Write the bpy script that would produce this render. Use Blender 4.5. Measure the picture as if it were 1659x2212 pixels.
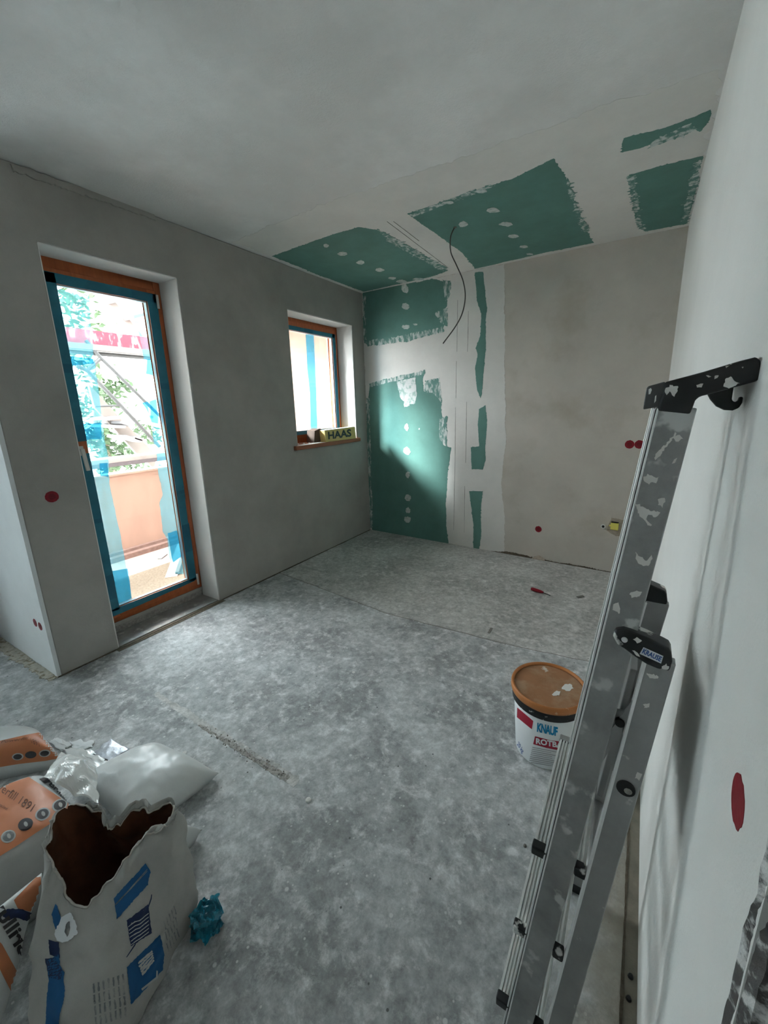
import bpy, bmesh, math, random
from mathutils import Vector, Matrix, noise
from mathutils.bvhtree import BVHTree
from mathutils.geometry import delaunay_2d_cdt

for o in list(bpy.data.objects): bpy.data.objects.remove(o, do_unlink=True)
SC = bpy.context.scene
COL = SC.collection
random.seed(7)

# ------------------------------------------------------------------ camera
F_PX, CX, CY = 881.876, 854.7, 1085.25
CAM = Vector((2.73553, -3.93819, 1.47662))
R = (Matrix.Rotation(0.541537, 3, 'Z') @ Matrix.Rotation(math.pi/2-0.234643, 3, 'X') @ Matrix.Rotation(-0.0217837, 3, 'Z'))
cd = bpy.data.cameras.new('camera'); cam = bpy.data.objects.new('camera', cd); COL.objects.link(cam)
cam.matrix_world = Matrix.Translation(CAM) @ R.to_4x4()
cd.sensor_fit = 'VERTICAL'; cd.sensor_height = 24.0; cd.lens = F_PX*24.0/2212
cd.shift_x = -(CX-829.5)/2212; cd.shift_y = (CY-1106)/2212
cd.clip_start = 0.02; cd.clip_end = 200
SC.camera = cam

# ------------------------------------------------------------------ world, sun, exposure
w = bpy.data.worlds.new('sky'); SC.world = w; w.use_nodes = True
bg = w.node_tree.nodes['Background']
bg.inputs[0].default_value = (0.95, 0.975, 1.0, 1); bg.inputs[1].default_value = 16.0
sd = bpy.data.lights.new('sun', 'SUN'); sd.energy = 16.0; sd.angle = math.radians(13); sd.color = (0.88, 0.97, 1.0)
so = bpy.data.objects.new('sun', sd); COL.objects.link(so)
SUN_DIR = Vector((1.15, 1.0, -0.85)).normalized()
so.rotation_euler = SUN_DIR.to_track_quat('-Z', 'Y').to_euler(); so.location = (-6, -8, 6)
vs = SC.view_settings
vs.view_transform = 'Standard'; vs.look = 'None'; vs.gamma = 1.0; vs.exposure = 0.66; vs.use_curve_mapping = False
def portal(name, loc, rot, sx, sy):
    l = bpy.data.lights.new(name, 'AREA'); l.shape = 'RECTANGLE'; l.size = sx; l.size_y = sy
    l.cycles.is_portal = True
    o = bpy.data.objects.new(name, l); COL.objects.link(o); o.location = loc; o.rotation_euler = rot
RX = (0, -math.pi/2, 0)      # an area light facing +x

# ------------------------------------------------------------------ room numbers (metres)
H, W, L, K = 2.65, 2.870, 3.190, -0.0378       # ceiling, right wall x, pier corner -y, slope of the far wall
DY0, DY1, DZ = -2.862, -2.121, 2.321           # balcony door opening
WY0, WY1, WZ0, WZ1 = -1.130, -0.199, 1.10, 2.298  # small window opening
BX, BACK = -0.86, -6.2                         # bay outer wall x, wall behind
TH = 0.36                                      # outer wall thickness
JY = -3.545                                    # end of right wall (door opening beyond)
portal('portal_door', (-0.45, (DY0+DY1)/2, 1.2), RX, 2.1, 0.62)
portal('portal_window', (-0.45, (WY0+WY1)/2, 1.7), RX, 1.1, 0.85)
#portal('portal_bay', (BX-TH-0.03, -4.4, 1.22), RX, 2.36, 1.9)

# ------------------------------------------------------------------ pixel helpers (photo pixel -> point on a real plane)
def ray(px, py):
    return R @ Vector(((px-CX)/F_PX, -(py-CY)/F_PX, -1.0))
def onx(p, x): d = ray(*p); return CAM + d*((x-CAM.x)/d.x)
def ony(p, y): d = ray(*p); return CAM + d*((y-CAM.y)/d.y)
def onz(p, z=0.0): d = ray(*p); return CAM + d*((z-CAM.z)/d.z)
def onfar(p, off=0.0):
    d = ray(*p); t = (K*CAM.x-off-CAM.y)/(d.y-K*d.x); return CAM + d*t
def lin(c):
    def f(v): v /= 255.0; return v/12.92 if v <= .04045 else ((v+.055)/1.055)**2.4
    return (f(c[0]), f(c[1]), f(c[2]))

# ------------------------------------------------------------------ materials
def mat(name, col, rough=.7, metal=0.0, var=0.0, vscale=4.0, col2=None, c2scale=3.0, c2lo=.45, c2hi=.6,
        bump=0.0, bscale=60.0, splat=None, sscale=9.0, slo=.6, shi=.63, spec=.3, alpha=1.0, trans=None, stretch=None, sss=0):
    m = bpy.data.materials.new(name); m.use_nodes = True
    nt = m.node_tree; N = nt.nodes; LK = nt.links; b = N['Principled BSDF']
    b.inputs['Roughness'].default_value = rough; b.inputs['Metallic'].default_value = metal
    b.inputs['Specular IOR Level'].default_value = spec
    tc = N.new('ShaderNodeTexCoord'); vec = tc.outputs['Object']
    if stretch:
        mp = N.new('ShaderNodeMapping'); mp.inputs['Scale'].default_value = stretch
        LK.new(vec, mp.inputs['Vector']); vec = mp.outputs['Vector']
    def nz(scale, det=5.0, rgh=.6):
        n = N.new('ShaderNodeTexNoise'); n.inputs['Scale'].default_value = scale
        n.inputs['Detail'].default_value = det; n.inputs['Roughness'].default_value = rgh
        LK.new(vec, n.inputs['Vector']); return n.outputs['Fac']
    def ramp(src, lo, hi):
        r = N.new('ShaderNodeMapRange'); r.inputs['From Min'].default_value = lo; r.inputs['From Max'].default_value = hi
        LK.new(src, r.inputs['Value']); return r.outputs['Result']
    def mix(fac, a, c, blend='MIX'):
        x = N.new('ShaderNodeMix'); x.data_type = 'RGBA'; x.blend_type = blend
        for s, v in ((x.inputs['Factor'], fac), (x.inputs['A'], a), (x.inputs['B'], c)):
            if isinstance(v, (tuple, list)): s.default_value = (*v[:3], 1)
            elif isinstance(v, float): s.default_value = v
            else: LK.new(v, s)
        return x.outputs['Result']
    cur = tuple(col)
    if col2: cur = mix(ramp(nz(c2scale), c2lo, c2hi), cur, col2)
    if var:
        g = ramp(nz(vscale, 8.0, .65), .3, .7)
        dk = N.new('ShaderNodeMapRange'); dk.inputs['To Min'].default_value = 1-var; dk.inputs['To Max'].default_value = 1+var
        LK.new(g, dk.inputs['Value'])
        v = N.new('ShaderNodeVectorMath'); v.operation = 'SCALE'
        if isinstance(cur, tuple): v.inputs[0].default_value = cur
        else: LK.new(cur, v.inputs[0])
        LK.new(dk.outputs['Result'], v.inputs['Scale']); cur = v.outputs['Vector']
    if splat:
        f = ramp(nz(sscale, 4.0, .55), slo, shi)
        cur = mix(f, cur, splat)
        if metal:
            r = N.new('ShaderNodeMapRange'); r.inputs['To Min'].default_value = metal; r.inputs['To Max'].default_value = 0
            LK.new(f, r.inputs['Value']); LK.new(r.outputs['Result'], b.inputs['Metallic'])
    if isinstance(cur, tuple): b.inputs['Base Color'].default_value = (*cur, 1)
    else: LK.new(cur, b.inputs['Base Color'])
    if bump:
        bp = N.new('ShaderNodeBump'); bp.inputs['Strength'].default_value = min(1.0, bump); bp.inputs['Distance'].default_value = .004
        LK.new(nz(bscale, 6.0, .65), bp.inputs['Height']); LK.new(bp.outputs['Normal'], b.inputs['Normal'])
    if trans:      # tinted see-through film: part transparent, part diffuse
        out = N['Material Output']; t = N.new('ShaderNodeBsdfTransparent'); t.inputs[0].default_value = (*trans, 1)
        ms = N.new('ShaderNodeMixShader'); ms.inputs[0].default_value = alpha
        LK.new(t.outputs[0], ms.inputs[1]); LK.new(b.outputs[0], ms.inputs[2]); LK.new(ms.outputs[0], out.inputs[0])
    return m
def glass_mat(name, tint=(.98, .985, .985)):
    m = bpy.data.materials.new(name); m.use_nodes = True; nt = m.node_tree; N = nt.nodes
    for n in list(N):
        if n.type == 'BSDF_PRINCIPLED': N.remove(n)
    t = N.new('ShaderNodeBsdfTransparent'); t.inputs[0].default_value = (*tint, 1)
    g = N.new('ShaderNodeBsdfGlossy'); g.inputs['Roughness'].default_value = .02
    lw = N.new('ShaderNodeLayerWeight'); lw.inputs['Blend'].default_value = .15
    ms = N.new('ShaderNodeMixShader')
    nt.links.new(lw.outputs['Fresnel'], ms.inputs[0]); nt.links.new(t.outputs[0], ms.inputs[1]); nt.links.new(g.outputs[0], ms.inputs[2])
    nt.links.new(ms.outputs[0], N['Material Output'].inputs[0]); return m

def milky_diffuser(name):
    m = bpy.data.materials.new(name); m.use_nodes = True; nt = m.node_tree; N = nt.nodes
    N.remove(N['Principled BSDF'])
    t = N.new('ShaderNodeBsdfTranslucent'); t.inputs[0].default_value = (.41, .44, .45, 1)
    d = N.new('ShaderNodeBsdfDiffuse'); d.inputs[0].default_value = (.8, .8, .8, 1)
    ms = N.new('ShaderNodeMixShader'); ms.inputs[0].default_value = .2
    nt.links.new(t.outputs[0], ms.inputs[1]); nt.links.new(d.outputs[0], ms.inputs[2]); nt.links.new(ms.outputs[0], N['Material Output'].inputs[0]); return m
def film_mat(name, tint, body, fac):
    m = bpy.data.materials.new(name); m.use_nodes = True; nt = m.node_tree; N = nt.nodes; LK = nt.links
    N.remove(N['Principled BSDF'])
    a = N.new('ShaderNodeBsdfTransparent'); a.inputs[0].default_value = (*tint, 1)
    t = N.new('ShaderNodeBsdfTranslucent')
    tc = N.new('ShaderNodeTexCoord'); mp = N.new('ShaderNodeMapping'); mp.inputs['Scale'].default_value = (1, 1, .25); n = N.new('ShaderNodeTexNoise'); n.inputs['Scale'].default_value = 26
    LK.new(tc.outputs['Object'], mp.inputs['Vector']); LK.new(mp.outputs['Vector'], n.inputs['Vector'])
    x = N.new('ShaderNodeMix'); x.data_type = 'RGBA'; x.inputs['A'].default_value = (*[c*.45 for c in body], 1); x.inputs['B'].default_value = (*[min(1, c*1.15) for c in body], 1)
    LK.new(n.outputs['Fac'], x.inputs['Factor']); LK.new(x.outputs['Result'], t.inputs[0])
    ms = N.new('ShaderNodeMixShader'); ms.inputs[0].default_value = fac
    LK.new(a.outputs[0], ms.inputs[1]); LK.new(t.outputs[0], ms.inputs[2]); LK.new(ms.outputs[0], N['Material Output'].inputs[0]); return m
M = {}
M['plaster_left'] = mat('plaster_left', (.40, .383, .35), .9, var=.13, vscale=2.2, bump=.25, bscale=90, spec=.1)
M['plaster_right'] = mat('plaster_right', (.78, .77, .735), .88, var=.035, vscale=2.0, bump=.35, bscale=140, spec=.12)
M['plaster_far'] = mat('plaster_far', (.60, .555, .495), .9, var=.07, vscale=3.0, col2=(.50, .45, .375), c2scale=2.6, c2lo=.54, c2hi=.78, bump=.3, bscale=80, spec=.1)
M['plaster_ceiling'] = mat('plaster_ceiling', (.73, .715, .69), .9, var=.07, vscale=2.4, col2=(.80, .79, .77), c2scale=1.6, bump=.6, bscale=110, spec=.1)
M['plaster_bay'] = mat('plaster_bay', (.76, .78, .78), .88, var=.05, vscale=3, bump=.25, bscale=70, spec=.12)
M['filler'] = mat('filler', (.74, .72, .68), .85, var=.05, vscale=5, bump=.3, bscale=40, spec=.15)
M['filler_bright'] = mat('filler_bright', (.78, .78, .765), .8, var=.10, vscale=14, bump=.5, bscale=30, spec=.2)
M['filler_thin'] = mat('filler_thin', (.70, .72, .70), .8, col2=(.36, .50, .45), c2scale=26, c2lo=.5, c2hi=.62, bump=.4, bscale=50)
M['green'] = mat('green_board', (.128, .262, .226), .8, var=.09, vscale=6, bump=.12, bscale=120, spec=.15)
M['green_smear'] = mat('green_smear', (.128, .262, .226), .8, col2=(.62, .66, .63), c2scale=34, c2lo=.46, c2hi=.60, stretch=(1, 1, .35), bump=.3, bscale=60)
M['dab'] = mat('filler_dab', (.60, .635, .61), .85, col2=(.34, .45, .41), c2scale=40, c2lo=.5, c2hi=.66, var=.12, vscale=30, bump=.5, bscale=40)
M['dark_line'] = mat('dark_line', (.20, .19, .17), .95)
M['crumble'] = mat('crumbled_gap', (.13, .105, .075), .95, var=.4, vscale=60, bump=1, bscale=120)
M['rubble'] = mat('rubble', (.36, .34, .31), .95, var=.35, vscale=70, bump=1, bscale=160)
M['wood_orange'] = mat('orange_wood', (.46, .125, .042), .5, var=.18, vscale=6, stretch=(8, 8, .7), bump=.15, bscale=30, spec=.4)
M['wood_dark'] = mat('brown_wood', (.30, .10, .045), .55, var=.25, vscale=8, stretch=(6, .8, 6), spec=.4)
M['tape'] = mat('blue_tape', (.018, .175, .245), .45, var=.12, vscale=5, col2=(.012, .135, .20), c2scale=4, spec=.4)
M['tape_lap'] = mat('blue_tape_overlap', (.008, .12, .19), .45, var=.1, vscale=7, spec=.4)
M['film'] = film_mat('blue_film', (.50, .80, .86), (.06, .20, .25), .40)
M['film_lap'] = film_mat('blue_film_overlap', (.18, .55, .74), (.02, .14, .22), .50)
M['clear_film'] = mat('clear_film', (.85, .84, .82), .35, var=.1, vscale=20, stretch=(1, 1, .2), alpha=.10, trans=(.96, .95, .94), bump=.6, bscale=12)
M['glass'] = glass_mat('window_glass')
M['spacer'] = mat('glazing_spacer', (.62, .65, .66), .4, spec=.5)
M['metal_sill'] = mat('zinc_sill', (.34, .33, .31), .5, .55, var=.25, vscale=9, splat=(.55, .54, .5), sscale=14, slo=.58, shi=.7)
M['handle'] = mat('taped_handle', (.62, .61, .57), .5)
M['red'] = mat('red_cap', (.25, .008, .018), .5, var=.2, vscale=40, bump=.3, bscale=90)
M['red_hole'] = mat('dark_red_cap', (.17, .008, .014), .55, var=.2, vscale=40)
M['yellow'] = mat('yellow_plastic', (.80, .72, .16), .5)
M['white_plastic'] = mat('white_plastic', (.80, .80, .77), .45)
M['black'] = mat('black_plastic', (.012, .012, .014), .42, var=.3, vscale=20, splat=(.62, .61, .58), sscale=19, slo=.575, shi=.615, spec=.45)
M['black_plain'] = mat('plain_black', (.012, .012, .013), .45, spec=.4)
M['cable'] = mat('cable_sheath', (.10, .095, .085), .6)
M['alu'] = mat('aluminium', (.37, .37, .365), .42, .75, var=.22, vscale=12, splat=(.56, .56, .54), sscale=15, slo=.60, shi=.65)
M['alu_plain'] = mat('aluminium_plain', (.36, .36, .355), .45, .75, var=.14, vscale=9, splat=(.52, .52, .50), sscale=22, slo=.67, shi=.70)
M['alu_bright'] = mat('aluminium_highlight', (.92, .92, .91), .38, .6, var=.08, vscale=30)  # lightened so the lips carry the door's specular highlight in their colour
M['alu_tread'] = mat('ribbed_aluminium', (.74, .74, .72), .5, .25, var=.16, vscale=18, splat=(.66, .66, .63), sscale=16, slo=.6, shi=.7)
M['paper_bag'] = mat('paper_bag', (.44, .43, .40), .75, var=.10, vscale=12, bump=.5, bscale=18, spec=.2)
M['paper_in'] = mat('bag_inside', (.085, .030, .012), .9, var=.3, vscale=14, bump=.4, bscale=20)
M['paper_edge'] = mat('torn_edge', (.50, .47, .42), .9, var=.2, vscale=60, bump=.6, bscale=80)
M['ink_blue'] = mat('blue_ink', (.012, .10, .26), .55, var=.12, vscale=14)
M['ink_navy'] = mat('navy_ink', (.012, .026, .085), .6, var=.3, vscale=40)
M['ink_faded'] = mat('faded_ink', (.20, .215, .22), .7, col2=(.38, .375, .36), c2scale=40)
M['ink_pale'] = mat('bare_print', (.52, .52, .50), .7)
M['orange'] = mat('orange_print', (.58, .20, .085), .45, var=.07, vscale=9, bump=.2, bscale=14, spec=.4)
M['bag_white'] = mat('white_bag_film', (.66, .67, .655), .34, var=.05, vscale=7, bump=.35, bscale=14, spec=.45)
M['bag_grey'] = mat('grey_bag_side', (.46, .455, .435), .5, var=.08, vscale=9, bump=.3, bscale=16)
M['bag_gloss'] = mat('glossy_bag_film', (.70, .71, .69), .16, var=.06, vscale=9, bump=.8, bscale=16, spec=.6)
M['foil'] = mat('silver_sheet', (.50, .52, .56), .35, .35, var=.25, vscale=30, bump=.8, bscale=20)
M['sheet_white'] = mat('white_paper', (.74, .76, .76), .7, var=.06, vscale=20, bump=.4, bscale=20)
M['ink_dark'] = mat('dark_print', (.055, .05, .055), .6, var=.2, vscale=50)
M['ink_brown'] = mat('brown_print', (.20, .085, .05), .6, var=.2, vscale=60)
M['ink_green'] = mat('green_print', (.03, .11, .08), .6)
M['ink_crimson'] = mat('crimson_print', (.33, .022, .07), .6)
M['blue_ball'] = mat('crumpled_blue_film', (.010, .24, .34), .12, var=.5, vscale=25, alpha=.75, trans=(.15, .72, .85), spec=.8, bump=.5, bscale=30)
M['bucket'] = mat('white_bucket', (.76, .78, .78), .4, var=.03, vscale=8, spec=.45)
M['bucket_band'] = mat('black_band', (.016, .017, .019), .5, var=.3, vscale=40, splat=(.55, .54, .5), sscale=34, slo=.66, shi=.69)
M['lid_rim'] = mat('orange_lid_rim', (.46, .175, .055), .45, var=.1, vscale=12, splat=(.55, .36, .22), sscale=30, slo=.66, shi=.7)
M['lid'] = mat('dusty_orange_lid', (.34, .165, .080), .7, var=.12, vscale=14, col2=(.40, .25, .15), c2scale=9, splat=(.58, .53, .47), sscale=11, slo=.67, shi=.70)
M['knauf_red'] = mat('crimson_label', (.36, .012, .035), .45)
M['knauf_blue'] = mat('cyan_blue_ink', (.0, .23, .46), .5)
M['label_white'] = mat('label_white', (.78, .80, .82), .4)
M['brand_blue'] = mat('brand_blue', (.01, .07, .30), .5)
M['grey_ink'] = mat('small_grey_print', (.34, .33, .34), .7)
M['card_yellow'] = mat('yellow_card', (.64, .47, .17), .6, var=.06, vscale=20)
M['card_white'] = mat('white_card_top', (.82, .82, .78), .6)
M['card_brown'] = mat('brown_card', (.085, .055, .04), .7)
M['peach'] = mat('peach_render', (.34, .225, .175), .9, var=.10, vscale=5, stretch=(1, 1, .35), bump=.3, bscale=50)
M['peach_floor'] = mat('balcony_floor', (.33, .25, .215), .9, var=.15, vscale=4, bump=.4, bscale=40)
M['brown_strip'] = mat('balcony_edge', (.20, .13, .11), .8, var=.25, vscale=30)
M['facade'] = mat('white_facade', (.80, .80, .79), .9, var=.02, vscale=1)
M['facade_grey'] = mat('grey_facade', (.17, .17, .17), .9)
M['pane_far'] = mat('far_window', (.045, .05, .055), .5, var=.4, vscale=3, spec=.5)
M['scaf'] = mat('scaffold_steel', (.055, .058, .058), .7, var=.15, vscale=8)
M['scaf_deck'] = mat('scaffold_deck', (.16, .15, .14), .8, var=.15, vscale=6)
M['scaf_stair'] = mat('stair_aluminium', (.17, .15, .135), .8, var=.12, vscale=6)
M['banner'] = mat('red_white_banner', (.26, .022, .035), .8, col2=(.45, .30, .30), c2scale=14, c2lo=.52, c2hi=.7, stretch=(1, 1, .4))
M['leaf'] = mat('leaves', (.030, .055, .022), .6, var=.35, vscale=3)
M['bark'] = mat('bark', (.13, .10, .075), .9)
M['ground'] = mat('street', (.50, .50, .48), .95, var=.1, vscale=1)

def concrete(name, a, b, c, seed, stain=None):
    m = bpy.data.materials.new(name); m.use_nodes = True; nt = m.node_tree; N = nt.nodes; LK = nt.links; P = N['Principled BSDF']
    P.inputs['Roughness'].default_value = .78; P.inputs['Specular IOR Level'].default_value = .28
    tc = N.new('ShaderNodeTexCoord'); mp = N.new('ShaderNodeMapping'); mp.inputs['Location'].default_value = (seed, seed*.7, seed*.3)
    LK.new(tc.outputs['Object'], mp.inputs['Vector']); V = mp.outputs['Vector']
    def nz(s, d, r, dist=0.0):
        n = N.new('ShaderNodeTexNoise'); n.inputs['Scale'].default_value = s; n.inputs['Detail'].default_value = d
        n.inputs['Roughness'].default_value = r; n.inputs['Distortion'].default_value = dist
        LK.new(V, n.inputs['Vector']); return n.outputs['Fac']
    def rng(src, lo, hi, tlo=0.0, thi=1.0):
        n = N.new('ShaderNodeMapRange'); LK.new(src, n.inputs['Value'])
        for k_, v_ in (('From Min', lo), ('From Max', hi), ('To Min', tlo), ('To Max', thi)): n.inputs[k_].default_value = v_
        return n.outputs['Result']
    def mix(f, x, y):
        n = N.new('ShaderNodeMix'); n.data_type = 'RGBA'
        for s_, v_ in ((n.inputs['Factor'], f), (n.inputs['A'], x), (n.inputs['B'], y)):
            if isinstance(v_, tuple): s_.default_value = (*v_, 1)
            else: LK.new(v_, s_)
        return n.outputs['Result']
    cur = mix(rng(nz(2.6, 10, .70, .25), .40, .60), a, b)
    cur = mix(rng(nz(13, 9, .74, .3), .50, .66), cur, c)
    dk = rng(nz(30, 8, .75), .3, .7, .62, 1.32)
    sv = N.new('ShaderNodeVectorMath'); sv.operation = 'SCALE'; LK.new(cur, sv.inputs[0]); LK.new(dk, sv.inputs['Scale']); cur = sv.outputs['Vector']
    def specks(scale, size, colr, keep):
        vo = N.new('ShaderNodeTexVoronoi'); vo.inputs['Scale'].default_value = scale; LK.new(V, vo.inputs['Vector'])
        f = rng(vo.outputs['Distance'], size, size*.7)
        sx = N.new('ShaderNodeSeparateColor'); LK.new(vo.outputs['Color'], sx.inputs[0])
        k2 = rng(sx.outputs[0], keep, keep+.02)
        mu = N.new('ShaderNodeMath'); mu.operation = 'MULTIPLY'; LK.new(f, mu.inputs[0]); LK.new(k2, mu.inputs[1])
        return mix(mu.outputs[0], cur, colr)
    cur = specks(22, .16, (.62, .63, .61), .80)
    cur = specks(48, .20, (.60, .60, .58), .84)
    cur = specks(9, .10, (.64, .63, .60), .82)
    cur = specks(30, .13, (.13, .13, .125), .88)
    if stain:      # dusty brown plaster dirt trodden along the right wall
        sp = N.new('ShaderNodeSeparateXYZ'); LK.new(tc.outputs['Object'], sp.inputs[0])
        ad = N.new('ShaderNodeMath'); ad.operation = 'MULTIPLY_ADD'; LK.new(nz(5, 6, .7), ad.inputs[0]); ad.inputs[1].default_value = .5; LK.new(sp.outputs[0], ad.inputs[2])
        cur = mix(rng(ad.outputs[0], 2.92, 3.10, 0.0, .75), cur, stain)
    LK.new(cur, P.inputs['Base Color'])
    bp = N.new('ShaderNodeBump'); bp.inputs['Strength'].default_value = .45; bp.inputs['Distance'].default_value = .004
    LK.new(nz(45, 8, .7), bp.inputs['Height']); LK.new(bp.outputs['Normal'], P.inputs['Normal'])
    return m
M['floor_near'] = concrete('screed_near', (.30, .308, .306), (.50, .513, .508), (.67, .675, .668), 1.3, (.36, .325, .255))
M['floor_far'] = concrete('screed_far', (.38, .375, .355), (.53, .525, .50), (.66, .65, .625), 7.1)

# ------------------------------------------------------------------ mesh helpers (everything is built in world metres)
class MB:
    def __init__(s): s.v = []; s.f = []
    def add(s, vs, fs):
        o = len(s.v); s.v += [Vector(p) for p in vs]; s.f += [tuple(i+o for i in f) for f in fs]; return s
    def box(s, a, b):
        x0, y0, z0 = a; x1, y1, z1 = b
        return s.add([(x0,y0,z0),(x1,y0,z0),(x1,y1,z0),(x0,y1,z0),(x0,y0,z1),(x1,y0,z1),(x1,y1,z1),(x0,y1,z1)],
                     [(0,3,2,1),(4,5,6,7),(0,1,5,4),(1,2,6,5),(2,3,7,6),(3,0,4,7)])
    def hexa(s, low, high):        # two loops of equal length joined and capped
        n = len(low); vs = list(low)+list(high)
        fs = [tuple(range(n))[::-1], tuple(range(n, 2*n))]+[(i, (i+1) % n, n+(i+1) % n, n+i) for i in range(n)]
        return s.add(vs, fs)
    def prism(s, loop, d):         # loop of points, extruded by vector d
        d = Vector(d); return s.hexa([Vector(p) for p in loop], [Vector(p)+d for p in loop])
    def bar(s, p, q, w, h, up=(0, 0, 1)):
        p, q = Vector(p), Vector(q); t = (q-p).normalized(); a = t.cross(Vector(up))
        if a.length < 1e-4: a = t.cross(Vector((0, 1, 0)))
        a.normalize(); b = a.cross(t); a = a*(w/2); b = b*(h/2)
        return s.hexa([p-a-b, p+a-b, p+a+b, p-a+b], [q-a-b, q+a-b, q+a+b, q-a+b])
    def tube(s, pts, r, n=10, cap=True):
        pts = [Vector(p) for p in pts]; rs = r if isinstance(r, (list, tuple)) else [r]*len(pts)
        o = len(s.v); prev = None
        for i, p in enumerate(pts):
            t = (pts[min(i+1, len(pts)-1)]-pts[max(i-1, 0)]).normalized()
            if prev is None: a = t.orthogonal().normalized()
            else: a = (prev-t*prev.dot(t)).normalized()
            prev = a; b = t.cross(a)
            for j in range(n):
                an = 2*math.pi*j/n; s.v.append(p+(a*math.cos(an)+b*math.sin(an))*rs[i])
        for i in range(len(pts)-1):
            for j in range(n):
                s.f.append((o+i*n+j, o+i*n+(j+1) % n, o+(i+1)*n+(j+1) % n, o+(i+1)*n+j))
        if cap:
            s.f.append(tuple(o+j for j in range(n))[::-1]); e = o+(len(pts)-1)*n; s.f.append(tuple(e+j for j in range(n)))
        return s
    def lathe(s, prof, c, n=48):   # prof: (r, z) list
        o = len(s.v); c = Vector(c)
        for r, z in prof:
            for j in range(n):
                an = 2*math.pi*j/n; s.v.append(c+Vector((r*math.cos(an), r*math.sin(an), z)))
        for i in range(len(prof)-1):
            for j in range(n):
                s.f.append((o+i*n+j, o+i*n+(j+1) % n, o+(i+1)*n+(j+1) % n, o+(i+1)*n+j))
        return s
def new_obj(name, mb, m, parent=None, smooth=False, bevel=0.0, recalc=True, solid=0.0, origin=None):
    me = bpy.data.meshes.new(name)
    base = Vector(parent['_at']) if parent is not None and '_at' in parent else Vector((0, 0, 0))
    org = Vector(origin) if origin is not None else base
    me.from_pydata([tuple(v-org) for v in mb.v], [], mb.f)
    bm = bmesh.new(); bm.from_mesh(me)
    bmesh.ops.remove_doubles(bm, verts=bm.verts, dist=1e-6)
    if recalc: bmesh.ops.recalc_face_normals(bm, faces=bm.faces)
    bm.to_mesh(me); bm.free()
    if isinstance(m, (list, tuple)):
        for k_ in m: me.materials.append(k_)
    else: me.materials.append(m)
    o = bpy.data.objects.new(name, me); COL.objects.link(o)
    o.location = org-base; o['_at'] = tuple(org)
    if parent is not None: o.parent = parent
    if smooth:
        for p in me.polygons: p.use_smooth = True
    if bevel:
        b = o.modifiers.new('bevel', 'BEVEL'); b.width = bevel; b.segments = 2; b.limit_method = 'ANGLE'; b.angle_limit = math.radians(40)
        for p in me.polygons: p.use_smooth = True
        wn = o.modifiers.new('wn', 'WEIGHTED_NORMAL'); wn.keep_sharp = False
    if solid:
        sm = o.modifiers.new('solid', 'SOLIDIFY'); sm.thickness = solid; sm.offset = -1
    return o
def thing(name, label, cat, loc, group=None):
    o = bpy.data.objects.new(name, None); COL.objects.link(o); o.location = loc; o['_at'] = tuple(loc)
    o.empty_display_size = .05
    return tag(o, label, cat, group)
def tag(o, label, cat, group=None, kind=None):
    o['label'] = label; o['category'] = cat
    if group: o['group'] = group
    if kind: o['kind'] = kind
    return o
def struct(o, label=None, cat=None):
    o['kind'] = 'structure'
    if label: o['label'] = label
    if cat: o['category'] = cat
    return o
def bvh_of(mb): return BVHTree.FromPolygons([tuple(v) for v in mb.v], mb.f)

# ragged outlines: polygon in the plane -> triangulated sheet with side walls
def ragged(poly, amp, seed, step=.006, spike=0.0):
    out = []; n = len(poly)
    for i in range(n):
        a, b = Vector(poly[i][:2]), Vector(poly[(i+1) % n][:2]); ln = (b-a).length
        e = poly[i][2] if len(poly[i]) > 2 else 1.0
        k = max(1, int(ln/step)); t = (b-a)/max(ln, 1e-6); nm = Vector((t.y, -t.x))
        for j in range(k):
            p = a+(b-a)*(j/k); q = Vector((p.x*9+seed*3.1, p.y*9, seed))
            d = noise.noise(q)*.9+noise.noise(q*4.3)*.6+noise.noise(q*13)*.35
            if spike: d += spike*max(0, noise.noise(q*7.7)-.25)*3
            out.append(p+nm*(d*amp*e))
    return out
def fill2d(outline, inner=()):
    n = len(outline); vs = [Vector(p) for p in outline]+[Vector(p) for p in inner]
    r = delaunay_2d_cdt(vs, [(i, (i+1) % n) for i in range(n)], [], 1, 1e-6)
    return r[0], r[2]
def sheet(name, poly, to3d, nrm, m, parent, amp=.012, seed=1, th=.0015, off=0.0, step=.006, spike=0.0):
    o2 = ragged(poly, amp, seed, step, spike); vs, fs = fill2d(o2)
    nrm = Vector(nrm)
    mb = MB(); top = [to3d(p)+nrm*(off+th) for p in vs]; bot = [to3d(p)+nrm*(off-.001) for p in vs]
    k = len(vs); cnt = {}
    for f in fs:
        for a, b in zip(f, f[1:]+f[:1]): cnt[(a, b)] = 1
    side = [(b, a, a+k, b+k) for (a, b) in cnt if (b, a) not in cnt]
    mb.add(top+bot, [tuple(f) for f in fs]+side)
    return new_obj(name, mb, m, parent)
FAR_N = Vector((K, -1, 0)).normalized()
def far2d(p): q = onfar(p); return Vector((q.x, q.z))
def far3d(p): return Vector((p[0], K*p[0], p[1]))
def ceil2d(p): q = onz(p, H); return Vector((q.x, q.y))
def ceil3d(p): return Vector((p[0], p[1], H))
def left2d(p): q = onx(p, 0); return Vector((q.y, q.z))
def left3d(p): return Vector((0, p[0], p[1]))
def floor2d(p): q = onz(p, 0); return Vector((q.x, q.y))
def floor3d(p): return Vector((p[0], p[1], 0))

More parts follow.
